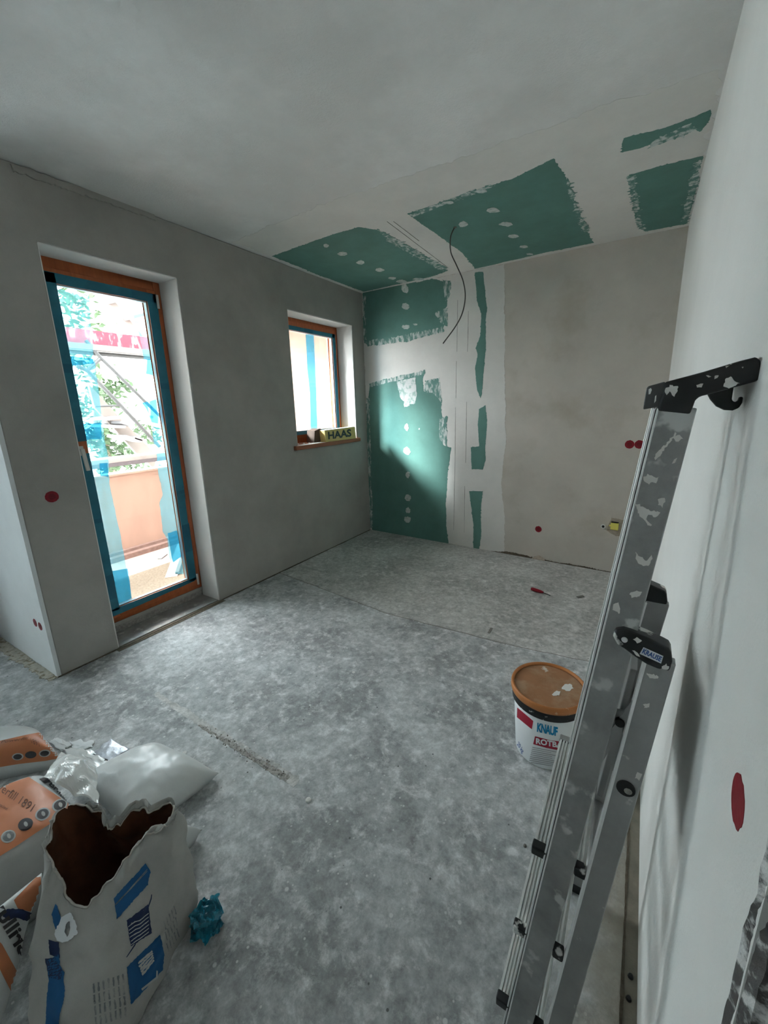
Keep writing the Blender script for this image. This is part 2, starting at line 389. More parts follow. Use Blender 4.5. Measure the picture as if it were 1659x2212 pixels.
# prints that follow a surface: pixel polygon -> points on the object's own mesh
def cast(bvh, p):
    d = ray(*p).normalized(); h = bvh.ray_cast(CAM, d)
    return (h[0], h[1] if h[1].dot(d) < 0 else -h[1]) if h[0] is not None else None
def decal(name, bvh, poly, m, parent, off=.0012, step=5.0, jitter=0.0, seed=0):
    rnd = random.Random(seed); pts = []; n = len(poly)
    for i in range(n):
        a, b = Vector(poly[i]), Vector(poly[(i+1) % n]); k = max(1, int((b-a).length/step))
        for j in range(k): pts.append(a+(b-a)*(j/k)+Vector((rnd.uniform(-1, 1), rnd.uniform(-1, 1)))*jitter)
    xs = [p.x for p in pts]; ys = [p.y for p in pts]; inner = []
    y = min(ys)+step/2
    while y < max(ys):
        x = min(xs)+step/2
        while x < max(xs): inner.append(Vector((x, y))); x += step
        y += step
    vs, fs = fill2d(pts, inner)
    return decal_mesh(name, bvh, vs, fs, m, parent, off, True)
def decal_mesh(name, bvh, vs, fs, m, parent, off=.0012, one=False):
    hit = [cast(bvh, (p[0], p[1])) for p in vs]; mb = MB()
    idx = {}; v3 = []
    for i, h in enumerate(hit):
        if h: idx[i] = len(v3); v3.append(h[0]+h[1]*off)
    fl = []
    for f in fs:
        if all(i in idx for i in f):
            pts = [v3[idx[i]] for i in f]
            if max((pts[i]-pts[i-1]).length for i in range(len(pts))) < .09: fl.append(tuple(idx[i] for i in f))
    if not fl: return None
    if one:
        par_ = list(range(len(v3)))
        def fd(x):
            while par_[x] != x: par_[x] = par_[par_[x]]; x = par_[x]
            return x
        for f in fl:
            for k_ in f[1:]: par_[fd(k_)] = fd(f[0])
        cn = {}
        for f in fl: cn.setdefault(fd(f[0]), []).append(f)
        fl = max(cn.values(), key=len)
        us = sorted({k_ for f in fl for k_ in f}); mp_ = {k_: i for i, k_ in enumerate(us)}
        v3 = [v3[k_] for k_ in us]; fl = [tuple(mp_[k_] for k_ in f) for f in fl]
    mb.add(v3, fl)
    o = new_obj(name, mb, m, parent, recalc=False, smooth=True); return o
def glyphs(text, bold=0.0, shear=0.0, spacing=1.0):
    cu = bpy.data.curves.new('t', 'FONT'); cu.body = text; cu.offset = bold; cu.shear = shear; cu.space_character = spacing
    cu.resolution_u = 3
    o = bpy.data.objects.new('t', cu); COL.objects.link(o)
    bpy.context.view_layer.update()
    me = o.evaluated_get(bpy.context.evaluated_depsgraph_get()).to_mesh()
    bm = bmesh.new(); bm.from_mesh(me); bmesh.ops.triangulate(bm, faces=bm.faces)
    for it in range(2):
        bmesh.ops.subdivide_edges(bm, edges=[e for e in bm.edges if e.calc_length() > .28], cuts=1)
    bmesh.ops.triangulate(bm, faces=bm.faces)
    bm.verts.index_update()
    vs = [v.co.copy() for v in bm.verts]; fs = [[v.index for v in f.verts] for f in bm.faces]
    bm.free(); o.to_mesh_clear(); bpy.data.objects.remove(o); bpy.data.curves.remove(cu)
    xs = [v.x for v in vs]; return vs, fs, min(xs), max(xs)
def decal_text(name, bvh, text, p0, p1, hvec, m, parent, bold=.02, off=.0016, shear=0.0, spacing=1.0):
    vs, fs, x0, x1 = glyphs(text, bold, shear, spacing); p0, p1, hv = Vector(p0), Vector(p1), Vector(hvec)
    q = [p0+(p1-p0)*((v.x-x0)/(x1-x0))+hv*(v.y/.70) for v in vs]
    return decal_mesh(name, bvh, q, fs, m, parent, off)

# ================================================================== SETTING
# ---- floor
joint = [(0, -1.50), (.40, -1.545), (.83, -1.60), (1.269, -1.663), (1.75, -1.645), (2.183, -1.629), (2.623, -1.573), (W+.05, -1.56)]
jl = []
for (a, b) in zip(joint[:-1], joint[1:]):
    for j in range(8):
        t = j/8; x = a[0]+(b[0]-a[0])*t; y = a[1]+(b[1]-a[1])*t
        jl.append((x, y+noise.noise(Vector((x*11, 0, 3)))*.008+noise.noise(Vector((x*40, 2, 3)))*.004))
jl.append(joint[-1])
near = [(BX-TH, BACK-.1), (4.3, BACK-.1), (4.3, -1.60)]+[(x, y-.003) for x, y in reversed(jl)]+[(-.0, -1.52), (-.0, -3.0), (-.0, -L), (BX-TH, -L)]
vs, fs = fill2d(near)
mb = MB(); mb.add([(p[0], p[1], 0) for p in vs], [tuple(f) for f in fs])
floor = struct(new_obj('floor', mb, M['floor_near']), 'grey dusty concrete screed floor', 'floor')
mb = MB(); mb.box((BX-TH, BACK-.1, -.12), (4.3, .3, -.015))
new_obj('subfloor', mb, M['crumble'], floor)
fl2 = [(x, y+.003) for x, y in jl]+[(W+.05, .1), (0, .1)]
vs, fs = fill2d(fl2); mb = MB(); mb.add([(p[0], p[1], -.001) for p in vs], [tuple(f) for f in fs])
new_obj('screed_field', mb, M['floor_far'], floor)
# filler strip beside the joint, the short cross joint, the chipped trench
up = [(x, y+.055) for x, y in jl if x < 2.5]
sheet('joint_filler', [(*p,) for p in [(x, y+.012) for x, y in jl if x < 2.2]]+[(x, y+.062) for x, y in reversed(jl) if x < 2.2], floor3d, (0, 0, 1), M['floor_far'], floor, amp=.003, seed=4, th=.0012)
cj = [floor2d(p) for p in ((1053, 1367), (1060, 1356), (1064, 1357), (1058, 1368))]
sheet('cross_joint', [tuple(p) for p in cj], floor3d, (0, 0, 1), M['dark_line'], floor, amp=.002, seed=5, th=.001)
def strip_poly(p, q, w0, w1):
    p, q = Vector(p), Vector(q); n = (q-p).orthogonal().normalized()
    return [tuple(p+n*w0/2), tuple(q+n*w1/2), tuple(q-n*w1/2), tuple(p-n*w0/2)]
sheet('trench_edge', strip_poly(floor2d((335, 1497)), floor2d((642, 1692)), .03, .04), floor3d, (0, 0, 1), M['floor_far'], floor, amp=.012, seed=8, th=.0008, spike=.5)
sheet('chipped_trench', strip_poly(floor2d((430, 1566)), floor2d((622, 1684)), .012, .028), floor3d, (0, 0, 1), M['rubble'], floor, amp=.009, seed=9, th=.0016, spike=.8)
mb = MB(); rnd = random.Random(3)
for i in range(150):
    t = rnd.random()**.8; p = Vector(floor2d((430, 1566))).lerp(Vector(floor2d((622, 1684))), t)+Vector((rnd.gauss(0, .008), rnd.gauss(0, .012)))
    r = rnd.uniform(.0015, .0045); c = Vector((p.x, p.y, .001+r*.4))
    a0 = rnd.random()*6
    mb.add([c+Vector((r*math.cos(a0+k*1.57)*rnd.uniform(.6, 1.3), r*math.sin(a0+k*1.57)*rnd.uniform(.6, 1.3), -r*.5)) for k in range(4)]+[c+Vector((0, 0, r))],
           [(0, 1, 4), (1, 2, 4), (2, 3, 4), (3, 0, 4), (3, 2, 1, 0)])
o = new_obj('grit', mb, M['rubble'], floor); o['kind'] = 'stuff'
# dirt strip along the right wall
sheet('edge_gap', [(2.838, -3.6), (2.838, -.2), (W+.01, -.2), (W+.01, -3.6)], floor3d, (0, 0, 1), mat('dusty_brown', (.24, .215, .17), .95, var=.2, vscale=20, bump=.6), floor, amp=.003, seed=11, th=.002, step=.02)
sheet('edge_crack', [(2.833, -3.6), (2.833, -.2), (2.840, -.2), (2.840, -3.6)], floor3d, (0, 0, 1), M['crumble'], floor, amp=.003, seed=12, th=.0035, step=.01)
for p in ((1362, 2110), (1358, 2158)):
    q = onz(p, .004); mb = MB(); mb.tube([q, q+Vector((0, 0, .006))], [.007, .005], 10); new_obj('cable_stub', mb, M['black_plain'], floor)
# dusty yellowish stain beside the bay
# ---- ceiling
mb = MB(); mb.box((BX-TH, BACK-.1, H), (4.3, .3, H+.15)); ceiling = struct(new_obj('ceiling', mb, M['plaster_ceiling']), 'grey plastered ceiling', 'ceiling')
# ---- left wall with door and window openings
def wall_x(name, m, x0, x1, y0, y1, z0, z1, holes):
    """slab between x0..x1 with rectangular holes (ya,yb,za,zb)"""
    ys = sorted({y0, y1, *[v for h in holes for v in h[:2]]}); zs = sorted({z0, z1, *[v for h in holes for v in h[2:]]})
    mb = MB()
    def solid(i, j):
        if i < 0 or j < 0 or i >= len(ys)-1 or j >= len(zs)-1: return False
        yc, zc = (ys[i]+ys[i+1])/2, (zs[j]+zs[j+1])/2
        return not any(h[0] < yc < h[1] and h[2] < zc < h[3] for h in holes)
    for i in range(len(ys)-1):
        for j in range(len(zs)-1):
            if not solid(i, j): continue
            a, b, c, d = ys[i], ys[i+1], zs[j], zs[j+1]
            mb.add([(x0, a, c), (x0, b, c), (x0, b, d), (x0, a, d)], [(0, 1, 2, 3)])
            mb.add([(x1, a, c), (x1, b, c), (x1, b, d), (x1, a, d)], [(0, 3, 2, 1)])
            if not solid(i-1, j): mb.add([(x0, a, c), (x1, a, c), (x1, a, d), (x0, a, d)], [(0, 1, 2, 3)])
            if not solid(i+1, j): mb.add([(x0, b, c), (x1, b, c), (x1, b, d), (x0, b, d)], [(0, 3, 2, 1)])
            if not solid(i, j-1): mb.add([(x0, a, c), (x1, a, c), (x1, b, c), (x0, b, c)], [(0, 3, 2, 1)])
            if not solid(i, j+1): mb.add([(x0, a, d), (x1, a, d), (x1, b, d), (x0, b, d)], [(0, 1, 2, 3)])
    return new_obj(name, mb, m, bevel=.008)
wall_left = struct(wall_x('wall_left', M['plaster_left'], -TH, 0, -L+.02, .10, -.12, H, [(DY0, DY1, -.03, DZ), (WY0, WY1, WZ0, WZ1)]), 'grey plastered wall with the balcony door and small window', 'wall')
# bay wall faces the camera; the bay's outer wall has the big window outside the picture
mb = MB(); mb.box((BX-TH, -L, -.12), (0, -L+.02, H)); mb.box((BX-TH, -L+.02, -.12), (-TH, -L+.30, H)); wall_bay = struct(new_obj('wall_bay', mb, M['plaster_bay']), 'bright plastered return wall at the left edge', 'wall')
mb.v = [v for v in mb.v]
wall_bo = struct(wall_x('wall_bay_outer', M['plaster_bay'], BX-TH, BX, BACK, -L, -.12, H, [(-5.35, -3.45, .04, 2.40)]), 'bay wall with the large window', 'wall')
mb = MB()
for y in (-5.35, -4.43, -3.51): mb.box((BX-.27, y, .04), (BX-.20, y+.06, 2.40))
for z in (.04, 2.34): mb.box((BX-.27, -5.35, z), (BX-.20, -3.45, z+.06))
window_2 = struct(new_obj('window_2', mb, M['wood_orange']), 'large orange framed bay window with an added milky light diffuser', 'window')
mb = MB(); mb.box((BX-.24, -5.32, .07), (BX-.235, -3.48, 2.37)); new_obj('glass_pane', mb, M['glass'], window_2)
mb = MB(); mb.box((BX-.252, -5.34, .05), (BX-.251, -3.46, 2.39)); new_obj('diffuser_film', mb, milky_diffuser('milky_diffuser'), window_2)  # film made up to spread sun and sky softly onto the ceiling
# far wall, right wall, wall behind
mb = MB(); mb.hexa([(-.2, -.2*K, -.12), (W+.15, K*(W+.15), -.12), (W+.15, .25, -.12), (-.2, .25, -.12)], [(-.2, -.2*K, H), (W+.15, K*(W+.15), H), (W+.15, .25, H), (-.2, .25, H)])
wall_far = struct(new_obj('wall_far', mb, M['plaster_far']), 'far wall of old plaster with green plasterboard at its left', 'wall')
mb = MB(); mb.box((W, JY, -.12), (W+.13, .05, H)); mb.box((W, BACK, -.12), (W+.13, -4.55, H)); mb.box((W, -4.55, 2.12), (W+.13, JY, H))
wall_right = struct(new_obj('wall_right', mb, M['plaster_right']), 'bright plastered wall along the right side behind the ladder', 'wall')
mb = MB(); mb.box((BX-TH, BACK-.15, -.12), (4.3, BACK, H)); struct(new_obj('wall_back', mb, M['plaster_right']), 'wall behind the camera', 'wall')
mb = MB(); mb.box((4.15, BACK, -.12), (4.3, .0, H)); mb.box((W+.13, -2.6, -.12), (4.15, -2.5, H)); mb.box((W+.13, -5.6, -.12), (4.15, -5.5, H))
struct(new_obj('wall_corridor', mb, M['plaster_right']), 'corridor walls beyond the opening', 'wall')
# broken plaster edge of the right wall beside the opening
mb = MB(); prof = []
zz = 0.0; i = 0
while zz < 2.12:
    d1 = noise.noise(Vector((zz*9, 1, 0)))*.012+noise.noise(Vector((zz*37, 5, 0)))*.006
    d2 = noise.noise(Vector((zz*14, 9, 0)))*.012
    prof.append([(W-.004, JY+.012+d1, zz), (W+.006+abs(d2), JY-.012+d2, zz), (W+.05, JY-.022+d1, zz), (W+.13, JY-.015-d2, zz), (W+.13, JY+.02, zz), (W+.02, JY+.03, zz)])
    zz += .012
n = 6
for r in prof: mb.v += [Vector(p) for p in r]
for i in range(len(prof)-1):
    for j in range(n): mb.f.append((i*n+j, i*n+(j+1) % n, (i+1)*n+(j+1) % n, (i+1)*n+j))
new_obj('broken_edge', mb, mat('broken_plaster', (.10, .095, .09), .95, col2=(.66, .65, .63), c2scale=22, c2lo=.51, c2hi=.58, var=.3, vscale=40, bump=1, bscale=60), wall_right, smooth=False)
# a scraped filler bead under the ceiling on the left wall
bead = [left2d(p) for p in ((18, 352), (120, 386), (230, 425), (330, 464), (335, 477), (235, 440), (120, 402), (25, 372))]
sheet('filler_bead', [tuple(p) for p in bead], left3d, (1, 0, 0), M['filler_thin'] if False else M['plaster_left'], wall_left, amp=.010, seed=21, th=.012, spike=.4)

M['lit_reveal'] = mat('lit_reveal_plaster', (.74, .73, .70), .85, var=.03, vscale=4, bump=.2, bscale=60)  # wall plaster lightened: daylight on the door and window reveals is in the colour
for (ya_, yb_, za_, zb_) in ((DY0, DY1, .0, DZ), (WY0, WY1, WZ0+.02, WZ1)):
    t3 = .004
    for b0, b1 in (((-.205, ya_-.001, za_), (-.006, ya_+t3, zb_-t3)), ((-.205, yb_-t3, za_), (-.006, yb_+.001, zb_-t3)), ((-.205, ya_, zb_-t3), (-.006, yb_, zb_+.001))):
        mb = MB(); mb.box(b0, b1); new_obj('lit_reveal', mb, M['lit_reveal'], wall_left)
sheet('edge_crack', [(0, -2.10), (.012, -2.10), (.010, -.02), (0, -.02)], floor3d, (0, 0, 1), M['crumble'], floor, amp=.004, seed=13, th=.003, step=.01)
sheet('edge_crack', [(0, -3.19), (.010, -3.19), (.010, -2.88), (0, -2.88)], floor3d, (0, 0, 1), M['crumble'], floor, amp=.004, seed=14, th=.003, step=.01)
sheet('crumbled_edge', [(-.85, -L-.07), (.0, -L-.045), (.02, -L), (-.85, -L)], floor3d, (0, 0, 1), mat('beige_rubble', (.50, .47, .39), .95, col2=(.26, .22, .15), c2scale=30, c2lo=.52, c2hi=.6, var=.25, vscale=40, bump=1, bscale=60), floor, amp=.016, seed=15, th=.004, step=.006, spike=.7)
# ---- plasterboard and filler on the far wall
def fpoly(pts, ragg=None): return [(*far2d(p), 1.0 if ragg is None else ragg[i]) for i, p in enumerate(pts)]
sheet('filler_coat', [(0.002, .0), (1.66, .0), (1.66, .35), (1.60, .72), (1.64, 1.1), (1.60, 1.7), (1.58, 2.2), (1.56, H), (.002, H)], far3d, FAR_N, M['filler'], wall_far, amp=.012, seed=31, th=.0012, step=.01)
T1 = [(787, 742), (784, 631), (934, 603), (973, 610), (973, 620), (966, 639), (966, 660), (951, 681), (962, 699), (958, 708), (922, 720), (885, 723), (879, 734), (870, 725), (852, 731), (831, 739)]
T2 = [(805, 1151), (797.5, 1075), (793, 984), (793, 923), (795, 863), (799, 829), (831, 820), (867, 814), (897, 810), (916, 804), (914, 823), (916, 845), (949, 851), (955, 860), (953, 881), (956, 905), (962, 920), (952, 941), (958, 963), (975, 967), (972, 981), (967, 1032), (966, 1060), (963, 1093), (964, 1135), (969, 1175)]
T3 = [(1026, 589), (1044, 587), (1049, 636), (1052, 666), (1049, 690), (1050, 742), (1047, 778), (1041, 851), (1038, 860), (1031, 842), (1026, 796), (1032, 766), (1028, 751), (1038, 724), (1040, 678), (1031, 651), (1028, 621)]
T4 = [(1049, 875), (1052, 908), (1049, 966), (1049, 993), (1043, 1014), (1019, 1014), (1017, 966), (1035, 964), (1032, 917), (1035, 884)]
T5 = [(1014, 1061), (1043, 1061), (1038, 1105), (1040, 1150), (1035, 1189), (1023, 1187), (1023, 1135), (1016, 1081)]
for i, T in enumerate((T1, T2, T3, T4, T5)):
    P_ = fpoly(T); c = sum((Vector(p[:2]) for p in P_), Vector((0, 0)))/len(P_)
    area = sum(P_[k][0]*P_[(k+1) % len(P_)][1]-P_[(k+1) % len(P_)][0]*P_[k][1] for k in range(len(P_)))
    if area < 0: P_ = P_[::-1]
    sheet('plasterboard_panel', P_, far3d, FAR_N, M['green'], wall_far, amp=.007 if i < 2 else .005, seed=41+i, th=.0022, step=.004, spike=1.0)
# smeared brush marks where filler ends on the board
SM = [[(955, 604), (975, 607), (972, 640), (962, 650)], [(940, 676), (968, 665), (966, 705), (950, 696)], [(918, 822), (950, 815), (955, 870), (935, 848), (916, 846)],
      [(948, 905), (966, 900), (966, 965), (950, 950)], [(790, 738), (880, 722), (955, 706), (960, 716), (880, 738), (795, 748)], [(797, 828), (870, 810), (918, 800), (918, 808), (870, 820), (799, 836)],
      [(784, 640), (790, 640), (792, 735), (786, 735)], [(791, 860), (798, 860), (806, 1140), (798, 1140)]]
for i, S_ in enumerate(SM):
    sheet('filler_smear', [tuple(far2d(p)) for p in S_], far3d, FAR_N, M['green_smear'], wall_far, amp=.012, seed=61+i, th=.0028, step=.004, spike=1.2)
def dab(px, py, rw, rh, plane, seed, parent, m=None):
    f2, f3, nrm = {'far': (far2d, far3d, FAR_N), 'ceil': (ceil2d, ceil3d, Vector((0, 0, -1)))}[plane]
    rnd = random.Random(seed); pts = []
    for k in range(7):
        an = 2*math.pi*k/7+.3; pts.append(tuple(f2((px+rw*math.cos(an)*rnd.uniform(.75, 1.2), py+rh*math.sin(an)*rnd.uniform(.75, 1.2)))))
    sheet('filler_dab', pts, f3, nrm, m or M['dab'], parent, amp=.006, seed=seed, th=.0042, step=.004, spike=.7)
for i, (x, y, a, b) in enumerate([(876, 624, 9, 9), (877, 662, 9, 8), (878, 706, 9, 5), (897, 701, 5, 2), (878, 874, 7, 7), (879, 923, 5, 8), (879, 975, 8, 9), (881, 1026, 5, 8), (882, 1075, 7, 8), (882, 1103, 6, 7), (881, 1122, 8, 8), (906, 927, 2, 3)]):
    dab(x, y, a, b, 'far', 80+i, wall_far)
sheet('filler_patch', [tuple(far2d(p)) for p in ((857, 824), (898, 815), (901, 850), (897, 872), (880, 873), (866, 862))], far3d, FAR_N, M['filler_thin'], wall_far, amp=.008, seed=97, th=.0036, step=.005, spike=.6)
def tline(a, b, f2, f3, nrm, parent, w=.003, off=.002):
    p, q = Vector(f2(a)), Vector(f2(b)); sheet('joint_line', strip_poly(p, q, w, w), f3, nrm, M['dark_line'], parent, amp=.001, seed=int(a[0]), th=.0012, off=off-.001, step=.02)
for a, b in (((989, 648), (987, 760)), ((986, 780), (985, 860)), ((984, 880), (983, 1000)), ((983, 1000), (980, 1145)), ((1012, 672), (1010, 760)), ((1008, 868), (1006, 1000)), ((1004, 1050), (1003, 1150)), ((835, 655+52), (835, 722))):
    tline(a, b, far2d, far3d, FAR_N, wall_far, w=.0025 if a[0] > 900 else .0015)
for a, b in (((836, 478), (968, 578)), ((850, 478), (905, 520))): tline(a, b, ceil2d, ceil3d, Vector((0, 0, -1)), ceiling, w=.004)
# crumbled gap along the foot of the far wall
G = [(1035, 1190), (1080, 1194), (1110, 1201), (1145, 1209), (1170, 1214), (1220, 1222), (1270, 1231), (1330, 1243), (1330, 1237), (1290, 1230), (1262, 1224), (1230, 1218), (1190, 1212), (1160, 1206), (1120, 1196), (1090, 1191)]
sheet('crumbled_gap', [tuple(far2d(p)) for p in G], far3d, FAR_N, M['crumble'], wall_far, amp=.006, seed=99, th=.003, step=.004, spike=1.2)
sheet('crumbled_gap', [tuple(far2d(p)) for p in ((805, 1152), (870, 1161), (968, 1178), (1035, 1190), (1035, 1188), (968, 1175), (870, 1158), (805, 1149))], far3d, FAR_N, M['crumble'], wall_far, amp=.002, seed=98, th=.003, step=.006)
sheet('loose_plaster', [tuple(far2d(p)) for p in ((1146, 1207), (1150, 1203), (1165, 1200), (1175, 1207), (1178, 1214), (1160, 1213))], far3d, FAR_N, mat('pinkish_plaster', (.55, .46, .38), .95, var=.25, vscale=60, bump=1, bscale=70), wall_far, amp=.008, seed=101, th=.012, step=.006, spike=.8)
# ---- ceiling boards and filler
def cpoly(pts):
    P_ = [tuple(ceil2d(p)) for p in pts]
    area = sum(P_[k][0]*P_[(k+1) % len(P_)][1]-P_[(k+1) % len(P_)][0]*P_[k][1] for k in range(len(P_)))
    return P_ if area > 0 else P_[::-1]
DOWN = Vector((0, 0, -1))
FC = [(500, 523), (640, 466), (760, 420), (900, 372), (1060, 318), (1200, 268), (1330, 220), (1560, 150), (1545, 235), (1483, 488), (1020, 582), (786, 630), (588, 553)]
sheet('filler_coat', cpoly(FC), ceil3d, DOWN, M['filler'], ceiling, amp=.03, seed=111, th=.001, step=.02)
C1 = [(588, 553), (640, 534), (704, 511), (773, 490), (817, 496), (842, 515), (886, 540), (930, 565), (967, 584), (936, 596), (786, 630), (690, 594)]
C2 = [(880, 461), (993, 424), (1105, 386), (1196, 342), (1224, 383), (1234, 414), (1250, 458), (1268, 502), (1284, 524), (1187, 543), (1027, 580), (999, 546), (961, 518), (911, 483)]
C3 = [(1359, 377), (1438, 355), (1519, 336), (1507, 370), (1500, 427), (1482, 483), (1394, 499), (1380, 480), (1369, 446), (1366, 408)]
C4 = [(1347, 298), (1438, 276), (1535, 236), (1535, 258), (1513, 283), (1488, 273), (1400, 314), (1344, 327)]
for i, T in enumerate((C1, C2, C3, C4)):
    sheet('plasterboard_panel', cpoly(T), ceil3d, DOWN, M['green'], ceiling, amp=.008, seed=121+i, th=.002, step=.004, spike=1.1)
for i, S_ in enumerate([[(815, 494), (850, 512), (900, 541), (965, 578), (958, 586), (895, 552), (838, 520)], [(1225, 383), (1236, 412), (1272, 500), (1262, 500), (1232, 430)], [(1355, 380), (1372, 380), (1385, 480), (1400, 500), (1376, 490), (1364, 430)],
                        [(885, 462), (960, 432), (1060, 398), (1062, 404), (975, 437), (890, 468)], [(1500, 352), (1516, 345), (1508, 400), (1496, 430), (1484, 482), (1474, 470)], [(1400, 308), (1485, 268), (1510, 275), (1480, 290), (1405, 318)]]):
    sheet('filler_smear', cpoly(S_), ceil3d, DOWN, M['green_smear'], ceiling, amp=.012, seed=131+i, th=.0028, step=.004, spike=1.4)
for i, (x, y, a, b) in enumerate([(704, 530, 6, 4), (740, 547, 10, 4), (779, 566, 8, 4), (820, 582, 9, 4), (847, 600, 9, 3), (868, 607, 12, 3), (905, 602, 12, 3), (1000, 483, 12, 6), (1065, 453, 15, 6), (1093, 483, 15, 5), (1110, 509, 13, 4), (1132, 532, 9, 3), (1040, 412, 14, 5), (968, 436, 14, 4), (1145, 548, 9, 2)]):
    dab(x, y, a, b, 'ceil', 150+i, ceiling)

# ================================================================== DOOR AND WINDOW
FX = -.20           # room side of the frames
def ring(mb, y0, y1, z0, z1, wl, wr, wb, wt, x0, x1):
    mb.box((x0, y0, z0), (x1, y0+wl, z1)); mb.box((x0, y1-wr, z0), (x1, y1, z1))
    mb.box((x0, y0+wl, z0), (x1, y1-wr, z0+wb)); mb.box((x0, y0+wl, z1-wt), (x1, y1-wr, z1)); return mb
door = struct(thing('door_1', 'glazed balcony door in orange wooden frame with blue masking tape', 'door', (FX, (DY0+DY1)/2, 0)))
door['kind'] = 'structure'
z0 = .075
new_obj('door_frame', ring(MB(), DY0, DY1, z0, DZ, .045, .045, .05, .058, FX-.075, FX-.012), M['wood_orange'], door, bevel=.004)
# sash a little proud of the frame
SY0, SY1, SZ0, SZ1 = DY0+.038, DY1-.036, .112, 2.262
GY0, GY1, GZ0, GZ1 = -2.735, -2.224, .178, 2.186
new_obj('sash', ring(MB(), SY0, SY1, SZ0, SZ1, GY0-SY0, SY1-GY1, GZ0-SZ0, SZ1-GZ1, FX-.065, FX), M['wood_orange'], door, bevel=.004)
mb = MB()
for dx in (.016, .030): ring(mb, GY0, GY1, GZ0, GZ1, .006, .006, .006, .006, FX-dx-.010, FX-dx)
new_obj('glazing_bead', mb, M['spacer'], door)
for dx in (.034, .056):
    mb = MB(); mb.box((FX-dx-.003, GY0-.006, GZ0-.006), (FX-dx, GY1+.006, GZ1+.006)); new_obj('glass_pane', mb, M['glass'], door)
# tape on the sash: strips, some doubled
TX = FX+.0012
def tape(poly, m=M['tape'], x=TX, parent=door, seed=1, amp=.0015, name='tape_strip', th=.0008):
    return sheet(name, [(y, z) for y, z in poly], lambda p: Vector((x, p[0], p[1])), (1, 0, 0), m, parent, amp=amp, seed=seed, th=th, step=.012)
def rect(y0, y1, z0, z1): return [(y0, z0), (y1, z0), (y1, z1), (y0, z1)]
tape(rect(SY0+.004, GY0+.001, .165, 1.225), seed=1); tape(rect(SY0+.004, GY0+.001, 1.31, 2.238), seed=2)
tape(rect(SY0+.004, GY1+.07, GZ1-.001, 2.240), seed=3)
rp = [(GY1-.001, .155), (SY1-.008, .160), (SY1-.004, .62), (SY1-.010, .63), (SY1-.008, .80), (SY1-.003, .82), (SY1-.004, 2.240), (GY1-.001, 2.240)]
tape(rp, seed=4); tape([(SY0+.004, .128), (SY1-.03, .150), (SY1-.004, .165), (SY1-.004, GZ0+.001), (SY0+.004, GZ0+.001)], seed=5)
for a, b, zz0, zz1 in ((GY1, SY1-.005, 1.62, 1.66), (GY1, SY1-.005, .86, .885), (GY1+.002, SY1-.006, .40, .62), (SY0+.006, GY0, 1.30, 1.40), (SY0+.006, GY0, .78, .81), (SY0+.006, GY0, .25, .42), (SY0+.006, GY0, 1.70, 1.75)):
    tape(rect(a, b, zz0, zz1), M['tape_lap'], TX+.0006, seed=int(zz0*100))
tape(rect(GY1-.10, GY1+.04, GZ1, 2.236), M['tape_lap'], TX+.0006, seed=77)
# film on the outside of the glass
def film(poly, m=M['film'], x=FX-.075, parent=door, seed=1, amp=.006, name='masking_film'):
    return sheet(name, poly, lambda p: Vector((x+noise.noise(Vector((p[0]*9, p[1]*5, seed)))*.004, p[0], p[1])), (1, 0, 0), m, parent, amp=amp, seed=seed, th=.0005, step=.02)
def fpx(pts): return [tuple(onx(p, FX-.075).yz) for p in pts]
film(fpx([(118, 622), (192, 640), (196, 700), (203, 770), (212, 840), (225, 950), (233, 985), (238, 1045), (246, 1090), (262, 1170), (268, 1200), (275, 1242), (284, 1290), (250, 1318)]), seed=1)
film(fpx([(230, 1235), (277, 1228), (281, 1262), (286, 1300), (255, 1320)]), M['film_lap'], FX-.0765, seed=2)
film(fpx([(160, 915), (219, 913), (220, 948), (165, 952)]), M['film_lap'], FX-.0765, seed=3)
film(fpx([(150, 770), (200, 775), (203, 785), (152, 790)]), M['film_lap'], FX-.0765, seed=4)
film(fpx([(215, 1002), (232, 1000), (234, 1030), (217, 1028)]), M['film_lap'], FX-.0765, seed=5)
film(fpx([(288, 650), (318, 655), (350, 920), (400, 1240), (378, 1240), (365, 1200), (362, 1165), (352, 1150), (345, 1085), (352, 1070), (342, 1020), (338, 985), (330, 940), (325, 880), (315, 800), (300, 720), (290, 690)]), seed=6)
film(fpx([(362, 1152), (385, 1145), (395, 1200), (374, 1215)]), M['film_lap'], FX-.0765, seed=7)
film(fpx([(308, 870), (338, 862), (342, 915), (327, 912), (322, 895)]), M['film_lap'], FX-.0765, seed=8)
film(fpx([(318, 650+125), (330, 775), (336, 812), (315, 808)]), M['film_lap'], FX-.0765, seed=9)
# handle, lower hinge
mb = MB(); mb.box((FX+.001, -2.812, 1.215), (FX+.010, -2.762, 1.272)); mb.tube([(FX+.006, -2.786, 1.245), (FX+.050, -2.786, 1.245)], .011, 10)
mb.bar((FX+.050, -2.786, 1.258), (FX+.052, -2.778, 1.125), .020, .016, up=(1, 0, 0)); new_obj('handle', mb, M['handle'], door, bevel=.003)
mb = MB(); mb.tube([(FX+.010, DY1-.040, .115), (FX+.010, DY1-.040, .205)], .008, 10); mb.tube([(FX+.010, DY1-.040, 2.15), (FX+.010, DY1-.040, 2.235)], .008, 10)
new_obj('hinge', mb, M['handle'], door, smooth=False)
